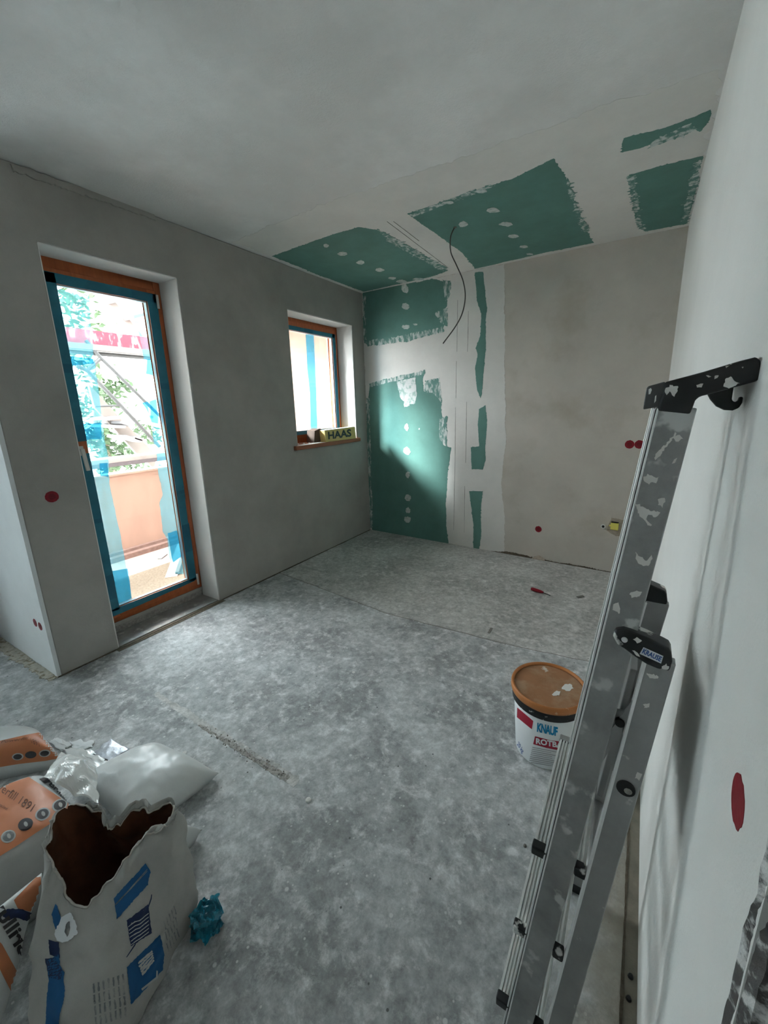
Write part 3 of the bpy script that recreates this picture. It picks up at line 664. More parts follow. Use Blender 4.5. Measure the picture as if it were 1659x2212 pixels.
# threshold: wooden kicker strip, rough strip, metal sill, gap
mb = MB(); mb.box((FX-.07, DY0, .052), (FX-.004, DY1, .076)); new_obj('threshold_strip', mb, M['plaster_left'], door)
mb = MB(); mb.box((FX-.07, DY0, -.03), (FX-.008, DY1, .052)); new_obj('threshold_base', mb, M['rubble'], door)
mb = MB(); mb.box((FX-.03, DY0-.0, -.03), (-.012, DY1, .006)); new_obj('threshold_sill', mb, M['metal_sill'], door, bevel=.002)
mb = MB(); mb.box((-.012, DY0-.02, -.03), (.044, DY1+.02, .002)); new_obj('threshold_gap', mb, M['crumble'], door)
mb = MB(); mb.box((.010, DY0-.02, .001), (.015, DY1+.02, .005)); new_obj('threshold_edge', mb, mat('brass_strip', (.20, .16, .11), .5, .3, var=.3, vscale=20), door)

win = thing('window_1', 'small orange framed window with blue masking tape beside the corner', 'window', (FX, (WY0+WY1)/2, WZ0)); win['kind'] = 'structure'
new_obj('window_frame', ring(MB(), WY0, WY1, WZ0+.02, WZ1, .045, .028, .06, .045, FX-.075, FX-.012), M['wood_orange'], win, bevel=.004)
wy0, wy1, wz0, wz1 = WY0+.04, WY1-.022, WZ0+.075, WZ1-.036
gy0, gy1, gz0, gz1 = WY0+.13, -.292, 1.238, 2.186
new_obj('sash', ring(MB(), wy0, wy1, wz0, wz1, gy0-wy0, wy1-gy1, gz0-wz0, wz1-gz1, FX-.065, FX), M['wood_orange'], win, bevel=.004)
mb = MB()
for dx in (.012, .028): ring(mb, gy0, gy1, gz0, gz1, .006, .006, .006, .006, FX-dx-.012, FX-dx)
new_obj('glazing_bead', mb, M['spacer'], win)
for dx in (.034, .056):
    mb = MB(); mb.box((FX-dx-.003, gy0-.006, gz0-.006), (FX-dx, gy1+.006, gz1+.006)); new_obj('glass_pane', mb, M['glass'], win)
tape(rect(wy0+.004, wy1-.03, gz1-.001, gz1+.036), parent=win, seed=11); tape(rect(gy1-.001, gy1+.048, gz0-.03, gz1+.036), parent=win, seed=12)
tape(rect(wy0+.004, gy1+.01, gz0-.034, gz0+.001), parent=win, seed=13); tape(rect(wy0+.004, gy0+.001, gz0-.03, gz1+.03), parent=win, seed=14)
tape(rect(-.72, -.60, gz1, gz1+.034), M['tape_lap'], TX+.0006, win, seed=15)
film(fpx([(661, 722), (678, 724), (682, 800), (684, 850), (686, 930), (672, 930), (670, 850), (664, 790)]), M['film_lap'], FX-.078, win, seed=16, amp=.003)
film([(gy0, gz0), (gy1, gz0), (gy1, gz1), (gy0, gz1)], M['clear_film'], FX-.084, win, seed=17, amp=.001, name='clear_film')
# window sill board
mb = MB(); y0_, y1_ = onx((640, 967), .03).y, onx((779, 952), .03).y
mb.box((FX-.01, WY0, WZ0-.0), (.0, WY1, WZ0+.026)); mb.box((-.004, y0_, WZ0-.012), (.032, y1_, WZ0+.026))
sill = new_obj('window_sill', mb, M['wood_dark'], win, bevel=.003)
sz = WZ0+.0262
# rubble and dust sheet on the sill
rnd = random.Random(5)
for i in range(6):
    c = Vector((rnd.uniform(-.10, -.02), rnd.uniform(-1.10, -.86), sz)); r = rnd.uniform(.006, .013); mb = MB()
    mb.hexa([c+Vector((r*math.cos(k*1.05)*rnd.uniform(.7, 1.2), r*math.sin(k*1.05)*rnd.uniform(.7, 1.2), 0)) for k in range(6)], [c+Vector((r*.6*math.cos(k*1.05), r*.6*math.sin(k*1.05), r*.9)) for k in range(6)])
    tag(new_obj('plaster_crumb', mb, M['filler'], origin=c), 'small white plaster crumb on the left end of the window sill', 'debris', 'plaster crumbs on the sill')
mb = MB(); dust = [(-.03, -1.10), (.022, -1.10), (.020, -.62), (-.02, -.55), (-.08, -.60)]
o = sheet('dust_layer', [(p[0], p[1]) for p in dust], lambda p: Vector((p[0], p[1], sz)), (0, 0, 1), M['sheet_white'], win, amp=.006, seed=3, th=.0008)
# HAAS box: a flat yellow carton standing on its edge + brown carton behind
t = thing('yellow_carton', 'yellow carton with large HAAS lettering on the window sill', 'box', (-.02, -.44, sz))
a = onx((704, 950), .0); b = onx((765, 946), .0)
ya, yb = onx((703, 948), .015).y, onx((768, 940), .022).y; zt = .125
mb = MB(); mb.hexa([(.020, ya, sz), (.030, yb, sz), (-.04, yb-.01, sz), (-.05, ya, sz)], [(.010, ya, sz+zt-.01), (.020, yb, sz+zt), (-.05, yb-.01, sz+zt), (-.06, ya, sz+zt-.01)])
carton_bvh = bvh_of(mb); new_obj('carton', mb, M['card_yellow'], t, bevel=.002)
mb2 = MB(); mb2.hexa([(.009, ya+.002, sz+zt-.009), (.019, yb-.002, sz+zt+.001), (-.05, yb-.012, sz+zt+.001), (-.059, ya+.002, sz+zt-.009)], [(.009, ya+.002, sz+zt-.007), (.019, yb-.002, sz+zt+.003), (-.05, yb-.012, sz+zt+.003), (-.059, ya+.002, sz+zt-.007)]); new_obj('top_flap', mb2, M['card_white'], t)
decal_text('lettering', carton_bvh, 'HAAS', (709, 948.5), (759, 942), (-1, -15), M['black_plain'], t, bold=.035)
mb = MB(); mb.prism([(-.06, -.84, sz), (-.06, -.66, sz), (-.06, -.66, sz+.10), (-.06, -.74, sz+.135), (-.06, -.82, sz+.115)], (-.10, .0, 0)); tag(new_obj('brown_carton', mb, M['card_brown'], origin=(-.1, -.75, sz)), 'small dark brown carton behind the yellow carton on the sill', 'box')

# ================================================================== SOCKET BOXES, CABLES
def cap_disc(name, c, nrm, r, label, m=M['red'], group=None, seed=1, depth=.0015, ey=1.0):
    nrm = Vector(nrm).normalized(); a = nrm.cross(Vector((0, 0, 1))).normalized(); b = a.cross(nrm); c = Vector(c); rnd = random.Random(seed)
    rr = [r*(1+noise.noise(Vector((k*.9, seed, 0)))*.10) for k in range(24)]
    lo = [c-nrm*.002+(a*math.cos(k*math.pi/12)+b*math.sin(k*math.pi/12)*ey)*rr[k] for k in range(24)]
    hi = [p+nrm*(depth+.002) for p in lo]
    t = thing(name, label, 'socket cover', c, group)
    mb = MB(); mb.hexa(lo, hi); new_obj('cover', mb, m, t)
    if depth < .001: return t
    mb = MB(); lo = [c+nrm*depth+(a*math.cos(k*math.pi/8)+b*math.sin(k*math.pi/8))*r*.55 for k in range(16)]; mb.hexa(lo, [p+nrm*.0005 for p in lo]); new_obj('inner_ring', mb, M['red_hole'], t)
    return t
cap_disc('socket_cover', onx((112, 1073), 0), (1, 0, 0), .031, 'single dark red socket cover on the grey pier left of the balcony door', seed=1)
cap_disc('socket_cover', ony((76, 1345), -L), (0, -1, 0), .024, 'left one of two red socket covers low on the bright return wall', seed=2)
cap_disc('socket_cover', ony((87, 1353), -L), (0, -1, 0), .024, 'right one of two red socket covers low on the bright return wall', seed=3)
fa, fb = onfar((1360, 960)), onfar((1381, 960))
cap_disc('socket_cover', fa, FAR_N, .034, 'left one of two joined red socket covers on the far wall beside the ladder', seed=4)
cap_disc('socket_cover', fb, FAR_N, .034, 'right one of two joined red socket covers on the far wall touching the ladder rail', seed=5)
cap_disc('socket_cover', onfar((1163, 1143)), FAR_N, .030, 'single red socket cover low on the far wall above the crumbled gap', seed=6)
cap_disc('socket_cover', (W, -3.430, 1.036), (-1, 0, 0), .0285, 'lone red socket cover on the right wall between ladder and broken edge', seed=7, depth=.0006)
q = onfar((1303, 1137)); mb = MB(); n_ = FAR_N
mb.tube([q, q+n_*.006], .020, 16); t = thing('pipe_end', 'small white pipe end with a dark hole in the far wall beside the yellow plug', 'pipe', q)
new_obj('collar', mb, M['white_plastic'], t); mb = MB(); mb.tube([q+n_*.006, q+n_*.0075], .011, 14); new_obj('hole', mb, M['black_plain'], t)
q = onfar((1328, 1136)); t = thing('yellow_plug', 'yellow square plastic plug in a chased hole low on the far wall', 'plug', q)
mb = MB(); u_ = Vector((1, K, 0)).normalized(); z_ = Vector((0, 0, 1))
mb.prism([q-u_*.030-z_*.030, q+u_*.030-z_*.030, q+u_*.030+z_*.030, q-u_*.030+z_*.030], n_*.03); new_obj('body', mb, M['yellow'], t, bevel=.004)
mb = MB(); mb.prism([q-u_*.028+z_*.032, q+u_*.028+z_*.032, q+u_*.028+z_*.038, q-u_*.028+z_*.038], n_*.024); new_obj('shadow_gap', mb, M['black_plain'], t)
mb = MB(); mb.prism([q-u_*.042-z_*.006, q-u_*.030-z_*.006, q-u_*.030+z_*.006, q-u_*.042+z_*.006], n_*.01); new_obj('tab', mb, M['yellow'], t)
sheet('chased_patch', [(q.x-.06, q.z-.05), (q.x+.02, q.z-.09), (q.x+.09, q.z-.06), (q.x+.09, q.z+.06), (q.x-.03, q.z+.07)], far3d, FAR_N, mat('brown_plaster', (.40, .345, .27), .95, var=.25, vscale=30, bump=.8), wall_far, amp=.010, seed=7, th=.0012)
# ceiling cable
def smooth_path(P_, k=8):
    P_ = [Vector(p) for p in P_]; Q = [P_[0]*2-P_[1]]+P_+[P_[-1]*2-P_[-2]]; out = []
    for i in range(1, len(Q)-2):
        for j in range(k):
            t = j/k; a, b, c, d = Q[i-1:i+3]
            out.append(.5*((2*b)+(c-a)*t+(2*a-5*b+4*c-d)*t*t+(3*b-a-3*c+d)*t**3))
    out.append(P_[-1]); return out
cy = onz((983, 490), H).y
cp = [onz((988, 491), H)+Vector((0, 0, .02)), ony((979, 497), cy), ony((973, 515), cy), ony((974, 545), cy), ony((987, 575), cy), ony((1000, 606), cy), ony((1005, 640), cy), ony((999, 675), cy), ony((984, 705), cy), ony((957, 742), cy)]
t = thing('lamp_cable', 'thin dark lamp cable hanging in a curve from the green ceiling board', 'cable', cp[1])
mb = MB(); mb.tube(smooth_path(cp), .0042, 8); new_obj('sheath', mb, M['cable'], t, smooth=True)
mb = MB(); mb.lathe([(.001, -.001), (.012, -.001), (.010, -.006), (.001, -.007)], onz((983, 490), H), 14); new_obj('grommet', mb, M['dark_line'], t)

# ================================================================== LADDER
def yn(z): return -3.285+.0925*z
def yf(z): return -2.835-.0925*z
def fx(z): return 2.592+.1085*z       # front rail, room side edge
def rx(z): return 2.671+.105*z        # rear rail
lad = thing('step_ladder', 'folded aluminium platform stepladder with black tool tray leaning on the right wall', 'ladder', (2.66, -3.06, 0))
def rail(zlo, zhi, x_of, wd, side, m, lip):
    dy = .022
    yo = (lambda z: yn(z)) if side == 0 else (lambda z: yf(z)-dy)
    mb = MB(); mb.hexa([(x_of(zlo), yo(zlo), zlo), (x_of(zlo)+wd, yo(zlo), zlo), (x_of(zlo)+wd, yo(zlo)+dy, zlo), (x_of(zlo), yo(zlo)+dy, zlo)],
                       [(x_of(zhi), yo(zhi), zhi), (x_of(zhi)+wd, yo(zhi), zhi), (x_of(zhi)+wd, yo(zhi)+dy, zhi), (x_of(zhi), yo(zhi)+dy, zhi)])
    return mb
ZT = 1.462
for side in (0, 1):
    mb = rail(.02, ZT, fx, .054, side, None, 0); 
    if side == 0: rail_bvh = bvh_of(mb)
    r = new_obj('front_rail', mb, M['alu'], lad, bevel=.0025)
    # two flange lips along the room side edge, door highlight painted into their colour
    for k, (xo, wd) in enumerate(((-.004, .0035), (.0015, .003))):
        dy = .022; y_ = (lambda z: yn(z)-.0006) if side == 0 else (lambda z: yf(z)-dy-.0006)
        mb = MB(); e = fx
        mb.hexa([(e(.02)+xo, y_(.02), .02), (e(.02)+xo+wd, y_(.02), .02), (e(.02)+xo+wd, y_(.02)+dy, .02), (e(.02)+xo, y_(.02)+dy, .02)],
                [(e(ZT)+xo, y_(ZT), ZT), (e(ZT)+xo+wd, y_(ZT), ZT), (e(ZT)+xo+wd, y_(ZT)+dy, ZT), (e(ZT)+xo, y_(ZT)+dy, ZT)])
        new_obj('flange_lip', mb, M['alu_bright'], r, bevel=.0008)
    mb = MB(); y_ = yn(0) if side == 0 else yf(0)-.022
    mb.box((fx(0)-.004, y_-.004, 0), (fx(0)+.062, y_+.026, .035)); new_obj('foot', mb, M['black_plain'], lad, bevel=.004)
    mb = rail(.02, 1.045, rx, .043, side, None, 0)
    if side == 0: rear_bvh = bvh_of(mb)
    rr = new_obj('rear_rail', mb, M['alu_plain'], lad, bevel=.0025)
    mb = MB(); y2 = (lambda z: yn(z)-.0006) if side == 0 else (lambda z: yf(z)-.0226)
    mb.hexa([(rx(.02)-.002, y2(.02), .02), (rx(.02)+.003, y2(.02), .02), (rx(.02)+.003, y2(.02)+.022, .02), (rx(.02)-.002, y2(.02)+.022, .02)],
            [(rx(1.04)-.002, y2(1.04), 1.04), (rx(1.04)+.003, y2(1.04), 1.04), (rx(1.04)+.003, y2(1.04)+.022, 1.04), (rx(1.04)-.002, y2(1.04)+.022, 1.04)])
    new_obj('flange_lip', mb, M['alu_bright'], rr, bevel=.0008)
    mb = MB(); mb.box((rx(0)-.003, y_-.004, 0), (rx(0)+.048, y_+.026, .035)); new_obj('foot', mb, M['black_plain'], lad, bevel=.004)
# treads
for z in (.135, .355, .573):
    x0 = fx(z)-.028; x1 = fx(z)+.072; ya_, yb_ = yn(z)+.004, yf(z)-.004; mb = MB()
    mb.box((x0, ya_, z-.022), (x1, yb_, z-.005))
    k = 13
    for i in range(k):
        xa = x0+.002+(x1-x0-.004)*i/k; mb.box((xa, ya_, z-.0055), (xa+(x1-x0)/k*.5, yb_, z+.0005))
    tr = new_obj('tread', mb, M['alu_tread'], lad)
    for (a, b) in ((x0-.002, fx(z)+.001), (fx(z)+.053, x1+.002)):
        for yy in (yn(z)-.001, yf(z)-.021):
            mb = MB(); mb.box((a, yy, z-.020), (b, yy+.020, z+.002)); new_obj('tread_end_cap', mb, M['black'] if yy < -3 else M['alu_plain'], tr, bevel=.003)
# rear crossbars with plugged ends
for z in (.787, .40):
    mb = MB(); c = rx(z)+.022
    mb.tube([(c, yn(z)+.018, z), (c, yf(z)-.018, z)], .013, 14); cb = new_obj('crossbar', mb, M['alu_plain'], lad, smooth=True)
    if z > .5:
        mb = MB(); mb.tube([(c, yn(z)-.0022, z), (c, yn(z)+.004, z)], [.0155, .0155], 20); new_obj('tube_end', mb, M['black_plain'], cb)
        mb = MB(); mb.tube([(c+.004, yn(z)-.003, z-.003), (c+.004, yn(z)-.001, z-.003)], [.006, .008], 10); new_obj('end_dirt', mb, M['rubble'], cb)
# platform folded up between the frames, locking braces
mb = MB(); mb.hexa([(fx(.72)+.060, yn(.72)+.03, .72), (fx(.72)+.072, yn(.72)+.03, .72), (fx(.72)+.072, yf(.72)-.03, .72), (fx(.72)+.060, yf(.72)-.03, .72)],
                   [(fx(1.0)+.060, yn(1.)+.03, 1.0), (fx(1.)+.072, yn(1.)+.03, 1.0), (fx(1.)+.072, yf(1.)-.03, 1.0), (fx(1.)+.060, yf(1.)-.03, 1.0)])
new_obj('folded_platform', mb, M['alu_plain'], lad, bevel=.002)
for side in (0, 1):
    o_ = .010 if side == 0 else -.020
    yy = (lambda z: yn(z)+o_) if side == 0 else (lambda z: yf(z)+o_)
    mb = MB(); mb.bar((fx(1.02)+.10, yy(1.02), 1.02), (fx(.885)+.060, yy(.885), .885), .012, .004, up=(0, 1, 0)); mb.bar((fx(.885)+.060, yy(.885), .885), (fx(.80)+.044, yy(.80), .80), .014, .004, up=(0, 1, 0))
    br = new_obj('brace', mb, M['alu_plain'], lad)
    mb = MB(); mb.bar((fx(.92)+.054, yy(.9)+.006, .925), (rx(.80)+.004, yy(.8)+.006, .80), .020, .004, up=(0, 1, 0)); new_obj('brace_plate', mb, M['alu_plain'], br)
    mb = MB(); mb.tube([(fx(.905)+.064, yy(.905)-.006, .905), (fx(.905)+.064, yy(.905)+.006, .905)], .008, 12); new_obj('rivet', mb, M['black_plain'], br)
# hinge brackets
HP = [(1324, 1376), (1326, 1367), (1331, 1361), (1346, 1359), (1364, 1364), (1400, 1379), (1435, 1396), (1446, 1402), (1451, 1411), (1453, 1431), (1446, 1452), (1420, 1446), (1396, 1436), (1371, 1420), (1350, 1404), (1333, 1393)]
yh = yn(1.05)-.007
loop = [ony(p, yh) for p in HP]
for side in (0, 1):
    d = Vector((0, 0, 0)) if side == 0 else Vector((.002, (yf(1.05)+.007-.026)-yh, 0))
    mb = MB(); mb.prism([p+d for p in loop], (0, .034 if side == 0 else .034, 0)); hb = new_obj('hinge_bracket', mb, M['black'], lad, bevel=.004)
    if side == 0:
        hbv = bvh_of(mb); c = ony((1349, 1382), yh)
        for i, P_ in enumerate([[(1368, 1380), (1376, 1376), (1388, 1384), (1378, 1388)], [(1365, 1404), (1374, 1406), (1384, 1418), (1374, 1416)], [(1428, 1440), (1440, 1432), (1446, 1444), (1434, 1446)]]): decal('plaster_smear', hbv, P_, M['filler'], hb, off=.0012, step=4, jitter=1.8, seed=60+i)
        mb = MB(); mb.tube([c+Vector((0, .001, 0)), c+Vector((0, -.003, 0))], [.0055, .004], 12); new_obj('rivet', mb, M['alu_bright'], hb)
        lp = [ony(p, yh) for p in ((1390, 1398), (1433, 1417), (1428, 1433), (1382, 1412))]
        mb = MB(); mb.prism(lp, (0, -.0008, 0)); lb = new_obj('brand_label', mb, M['label_white'], hb); lbv = bvh_of(mb)
        il = [ony(p, yh-.0009) for p in ((1391.5, 1400), (1431, 1417.5), (1427, 1431), (1384.5, 1411.5))]
        decal_text('brand_lettering', lbv, 'KRAUSE', (1386.5, 1410.0), (1427.0, 1429.0), (3.6, -9.6), M['brand_blue'], hb, bold=.03, off=.0006, shear=.1)
# top tray
yt = yn(1.50)-.006
TP = [(1434, 826), (1520, 803), (1600, 779), (1632, 771), (1643, 775), (1648, 792), (1646, 812), (1640, 822), (1590, 836), (1527, 853), (1510, 857), (1502, 866), (1497, 880), (1492, 896), (1455, 892), (1419, 888), (1424, 872), (1432, 848)]
loop = [ony(p, yt) for p in TP]
mb = MB(); mb.prism(loop, (0, .022, 0)); tray = new_obj('tool_tray', mb, M['black'], lad, bevel=.004); traybvh = bvh_of(mb)
for i, P_ in enumerate([[(1436, 842), (1448, 832), (1464, 834), (1462, 846), (1455, 856), (1448, 846), (1438, 852)], [(1525, 812), (1531, 809), (1536, 813), (1530, 816)], [(1543, 814), (1551, 810), (1550, 818), (1544, 819)], [(1564, 834), (1566, 820), (1578, 812), (1586, 824), (1598, 828), (1586, 834), (1570, 839)], [(1560, 786), (1572, 782), (1580, 786), (1570, 794), (1562, 790)], [(1505, 832), (1520, 830), (1516, 836), (1507, 836)], [(1600, 793), (1606, 791), (1605, 796)]]):
    decal('plaster_smear', traybvh, P_, M['filler'], tray, off=.0012, step=4, jitter=2.0, seed=40+i)
far_off = Vector((.0, (yf(1.5)+.006-.022)-yt, 0))
mb = MB(); mb.prism([p+far_off for p in loop], (0, .022, 0)); new_obj('tray_side', mb, M['black'], tray, bevel=.004)
top = [ony(p, yt) for p in ((1440, 828), (1520, 806), (1600, 782), (1634, 775), (1640, 800), (1600, 812), (1520, 836), (1446, 856))]
mb = MB(); mb.prism([p+Vector((0, .02, 0)) for p in top], far_off-Vector((0, .02, 0))); new_obj('tray_floor', mb, M['black_plain'], tray)
pl = [ony(p, yt+.004) for p in ((1397, 838), (1401, 834), (1437, 824), (1437, 868), (1429, 878), (1389, 885), (1391, 870))]
mb = MB(); mb.prism(pl, (0, far_off.y-.004, 0)); pb = bvh_of(mb); pz = new_obj('slotted_plate', mb, mat('grey_plastic', (.085, .085, .085), .45, spec=.45), tray, bevel=.002)
for sl in ([(1401, 841), (1406, 838), (1408, 842), (1405, 851), (1401, 852)], [(1415, 856), (1418, 853), (1417, 866), (1413, 871)]):
    decal('slot', pb, sl, M['card_white'], pz, step=3, off=.0008)
hk = [ony(p, yt+.06) for p in ((1526, 846), (1535, 863), (1548, 878), (1565, 886), (1583, 887), (1597, 881), (1604, 870), (1606, 857), (1598, 857), (1595, 866), (1588, 869), (1581, 864), (1587, 828))]
mb = MB(); mb.prism(hk, (0, .012, 0)); new_obj('bucket_hook', mb, M['black_plain'], tray, bevel=.003)
# plaster smears on the front rail
rnd = random.Random(11)
for i, P_ in enumerate([[(1414, 985), (1421, 975), (1450, 945), (1459, 932), (1461, 938), (1440, 965), (1424, 985), (1415, 995)], [(1456, 944), (1468, 938), (1474, 948), (1466, 953), (1455, 951)], [(1388, 1035), (1398, 1024), (1412, 1030), (1426, 1030), (1418, 1042), (1398, 1045)],
                        [(1372, 1088), (1382, 1090), (1396, 1100), (1416, 1105), (1425, 1107), (1416, 1116), (1398, 1112), (1396, 1122), (1408, 1132), (1400, 1136), (1388, 1120), (1376, 1104)], [(1422, 1080), (1434, 1074), (1437, 1085), (1430, 1096), (1422, 1090)],
                        [(1372, 1190), (1380, 1200), (1396, 1212), (1410, 1196), (1404, 1218), (1390, 1224), (1374, 1210)], [(1358, 1282), (1376, 1274), (1386, 1278), (1382, 1288), (1366, 1290)], [(1326, 1306), (1338, 1300), (1341, 1318), (1336, 1326), (1324, 1318)], [(1452, 1000), (1461, 990), (1458, 1000)]]):
    decal('plaster_smear', rail_bvh, P_, M['filler'], lad, off=.0012, step=4, jitter=2.2, seed=i)
for i, P_ in enumerate([[(1395, 1452), (1420, 1458), (1422, 1466), (1405, 1464)], [(1390, 1520), (1402, 1518), (1404, 1528), (1392, 1530)], [(1372, 1676), (1378, 1668), (1386, 1672), (1380, 1684), (1370, 1680)]]):
    decal('plaster_smear', rear_bvh, P_, M['filler'], lad, off=.0012, step=4, jitter=2.0, seed=20+i)

# ================================================================== BUCKET
BC = Vector((2.505, -2.335, 0)); HB = .318
def br(z): return .120+.021*z/HB
bk = thing('plaster_bucket', 'white plaster bucket with orange lid and KNAUF ROTBAND print beside the ladder', 'bucket', BC)
mb = MB(); mb.lathe([(.0005, .0), (.116, 0), (.120, .004), (br(.15), .15), (br(.258), .258), (br(.258)-.004, .26), (.0005, .26)], BC, 72); bkbvh = bvh_of(mb); new_obj('body', mb, M['bucket'], bk, smooth=True)
mb = MB(); mb.lathe([(br(.25), .252), (.145, .254), (.146, .285), (.146, .302), (.138, .304), (.13, .26)], BC, 72); new_obj('rim_band', mb, M['bucket_band'], bk, smooth=True)
mb = MB(); mb.lathe([(.140, .290), (.1505, .291), (.1525, .300), (.1520, .316), (.1490, .321), (.1450, .3215), (.1405, .317), (.1395, .311)], BC, 80); ld = new_obj('lid', mb, M['lid_rim'], bk, smooth=True)
mb = MB(); mb.lathe([(.1402, .306), (.1400, .3105), (.134, .3115), (.06, .3105), (.0005, .310)], BC, 80); lidbvh = bvh_of(mb); new_obj('lid_panel', mb, M['lid'], ld, smooth=True)
for i, P_ in enumerate([[(1212, 1488), (1220, 1478), (1234, 1478), (1238, 1487), (1232, 1492), (1220, 1492)], [(1193, 1500), (1200, 1493), (1210, 1495), (1208, 1503), (1196, 1504)]]):
    decal('plaster_splash', lidbvh, P_, M['filler'], ld, off=.0012, step=3, jitter=1.5, seed=i)
decal('red_label', bkbvh, [(1118, 1528), (1152, 1557), (1149, 1575), (1117, 1549)], M['knauf_red'], bk, step=3)
decal_text('lettering', bkbvh, 'KNAUF', (1160, 1579), (1204, 1589), (1, -18), M['knauf_blue'], bk, bold=.042, spacing=.95)
decal('name_band', bkbvh, [(1156, 1590), (1190, 1599), (1232, 1603), (1240, 1603), (1238, 1621), (1210, 1621), (1180, 1615), (1152, 1607)], M['knauf_red'], bk, step=3)
decal_text('lettering', bkbvh, 'ROTBAND', (1158, 1605), (1240, 1620), (0, -11.5), M['label_white'], bk, bold=.04, off=.0026)
for i in range(9):
    y_ = 1613+i*4.0; k = random.Random(i).uniform(.7, 1.0)
    decal('small_print', bkbvh, [(1150-i*.9, y_), (1150+55*k, y_+11*k), (1150+55*k, y_+12.3*k), (1150-i*.9, y_+1.6)], M['grey_ink'], bk, step=4)
decal_text('weight_print', bkbvh, '20 kg', (1117, 1608), (1129, 1627), (4, -7), M['brand_blue'], bk, bold=.0)
mb = MB(); q = cast(bkbvh, (1113, 1585))
if q:
    mb.tube(smooth_path([q[0]+Vector((-.004, 0, .045)), q[0]+Vector((-.008, -.002, 0)), q[0]+Vector((-.003, 0, -.04))]), .003, 6); new_obj('handle_lug', mb, M['grey_ink'], bk)

# ================================================================== SCREWDRIVER AND LITTER ON THE FAR FLOOR
a, b = onz((1147, 1272), .012), onz((1189, 1285), .008)
d = (b-a).normalized(); ln = (b-a).length
t = thing('screwdriver', 'red handled screwdriver lying on the floor near the far wall', 'screwdriver', (a+b)/2-Vector((0, 0, .01)))
a.z = .0145; P0 = a
mb = MB(); mb.tube([P0, P0+d*.004, P0+d*.02, P0+d*.05, P0+d*.085, P0+d*.095, P0+d*.10], [.006, .012, .0145, .0135, .011, .0075, .009], 12); hd = new_obj('handle', mb, M['red'], t, smooth=True)
mb = MB(); mb.tube([P0+d*.098-Vector((0, 0, .001)), P0+d*(ln)-Vector((0, 0, .008))], [.0032, .0028], 8); new_obj('shaft', mb, M['scaf'], t)
a = onz((1247, 1290), .003); b = onz((1260, 1287), .003); mb = MB(); mb.bar(a, b, .02, .005); tag(new_obj('debris_chip', mb, M['dark_line'], origin=(a+b)/2-Vector((0, 0, .003))), 'small dark chip lying on the floor right of the screwdriver', 'debris')
c = onz((1134, 1828), 0); mb = MB(); mb.lathe([(.0005, 0), (.006, .0), (.005, .005), (.0005, .007)], c, 10); tag(new_obj('screw_plug', mb, M['dark_line'], origin=c), 'tiny dark plug on the floor left of the ladder treads', 'debris')
c = onz((666, 1729), 0); mb = MB(); mb.lathe([(.0005, 0), (.012, .0), (.010, .006), (.0005, .009)], c, 7); tag(new_obj('plaster_chip', mb, M['filler'], origin=c), 'pale plaster chip lying on the middle of the floor', 'debris')

# ================================================================== BAGS
def grid_mb(S, nu, nv, closed_u=False):
    mb = MB(); m_ = nu if closed_u else nu+1
    for j in range(nv+1):
        for i in range(m_): mb.v.append(Vector(S(i/nu, j/nv)))
    for j in range(nv):
        for i in range(nu):
            a_ = j*m_+i; b_ = j*m_+(i+1) % m_ if closed_u else j*m_+i+1
            mb.f.append((a_, b_, b_+m_, a_+m_))
    return mb
def pillow(corners, h, zb, amp, seed, nu=48, nv=36, p=2.6, q=.55, pinch=.06, fscale=7):
    A, B, C, D = [Vector((*c, 0)) if len(c) == 2 else Vector(c) for c in corners]
    ctr = (A+B+C+D)/4
    def base(u, v): return (A*(1-u)+B*u)*(1-v)+(D*(1-u)+C*u)*v
    def S(u, v, sgn=1):
        P_ = base(u, v); eu, ev = 1-abs(2*u-1)**p, 1-abs(2*v-1)**p
        f = (max(eu, 0)*max(ev, 0))**q
        P_ = P_+(ctr-P_)*pinch*(abs(2*u-1)**2*(1-abs(2*v-1)**2)+abs(2*v-1)**2*(1-abs(2*u-1)**2))
        w_ = noise.noise(Vector((P_.x*fscale, P_.y*fscale, seed)))*amp+noise.noise(Vector((P_.x*fscale*3.3, P_.y*fscale*3.3, seed+4)))*amp*.4
        if sgn > 0: z = zb+P_.z+.30*h*min(1, f*6)*0+h*f+w_*min(1, f*3)
        else: z = zb+P_.z-min(zb, .6*h)*min(1, f*3)
        return Vector((P_.x, P_.y, z))
    top = grid_mb(lambda u, v: S(u, v, 1), nu, nv); bot = grid_mb(lambda u, v: S(u, v, -1), nu, nv)
    mb = MB(); mb.add(top.v, top.f); mb.add(bot.v, [f[::-1] for f in bot.f]); return mb, bvh_of(top), S
def crumple(corners, zs, amp, seed, name, m, parent, nu=36, nv=30, fs=14, ridge=1.0):
    A, B, C, D = [Vector(c) for c in corners]
    def S(u, v):
        P_ = (A*(1-u)+B*u)*(1-v)+(D*(1-u)+C*u)*v
        n1 = noise.noise(Vector((P_.x*fs, P_.y*fs, seed))); n2 = noise.noise(Vector((P_.x*fs*2.3, P_.y*fs*2.3, seed+9)))
        e = 1-abs(n1)*2*ridge
        P_ = P_+Vector((noise.noise(Vector((u*4, v*4, seed+2)))*.012, noise.noise(Vector((u*4, v*4, seed+5)))*.012, 0))
        return P_+Vector((0, 0, zs*math.sin(math.pi*min(1, max(0, u)))*math.sin(math.pi*v)**.7+amp*(e*.6+n2*.5)+amp))
    mb = grid_mb(S, nu, nv)
    return mb

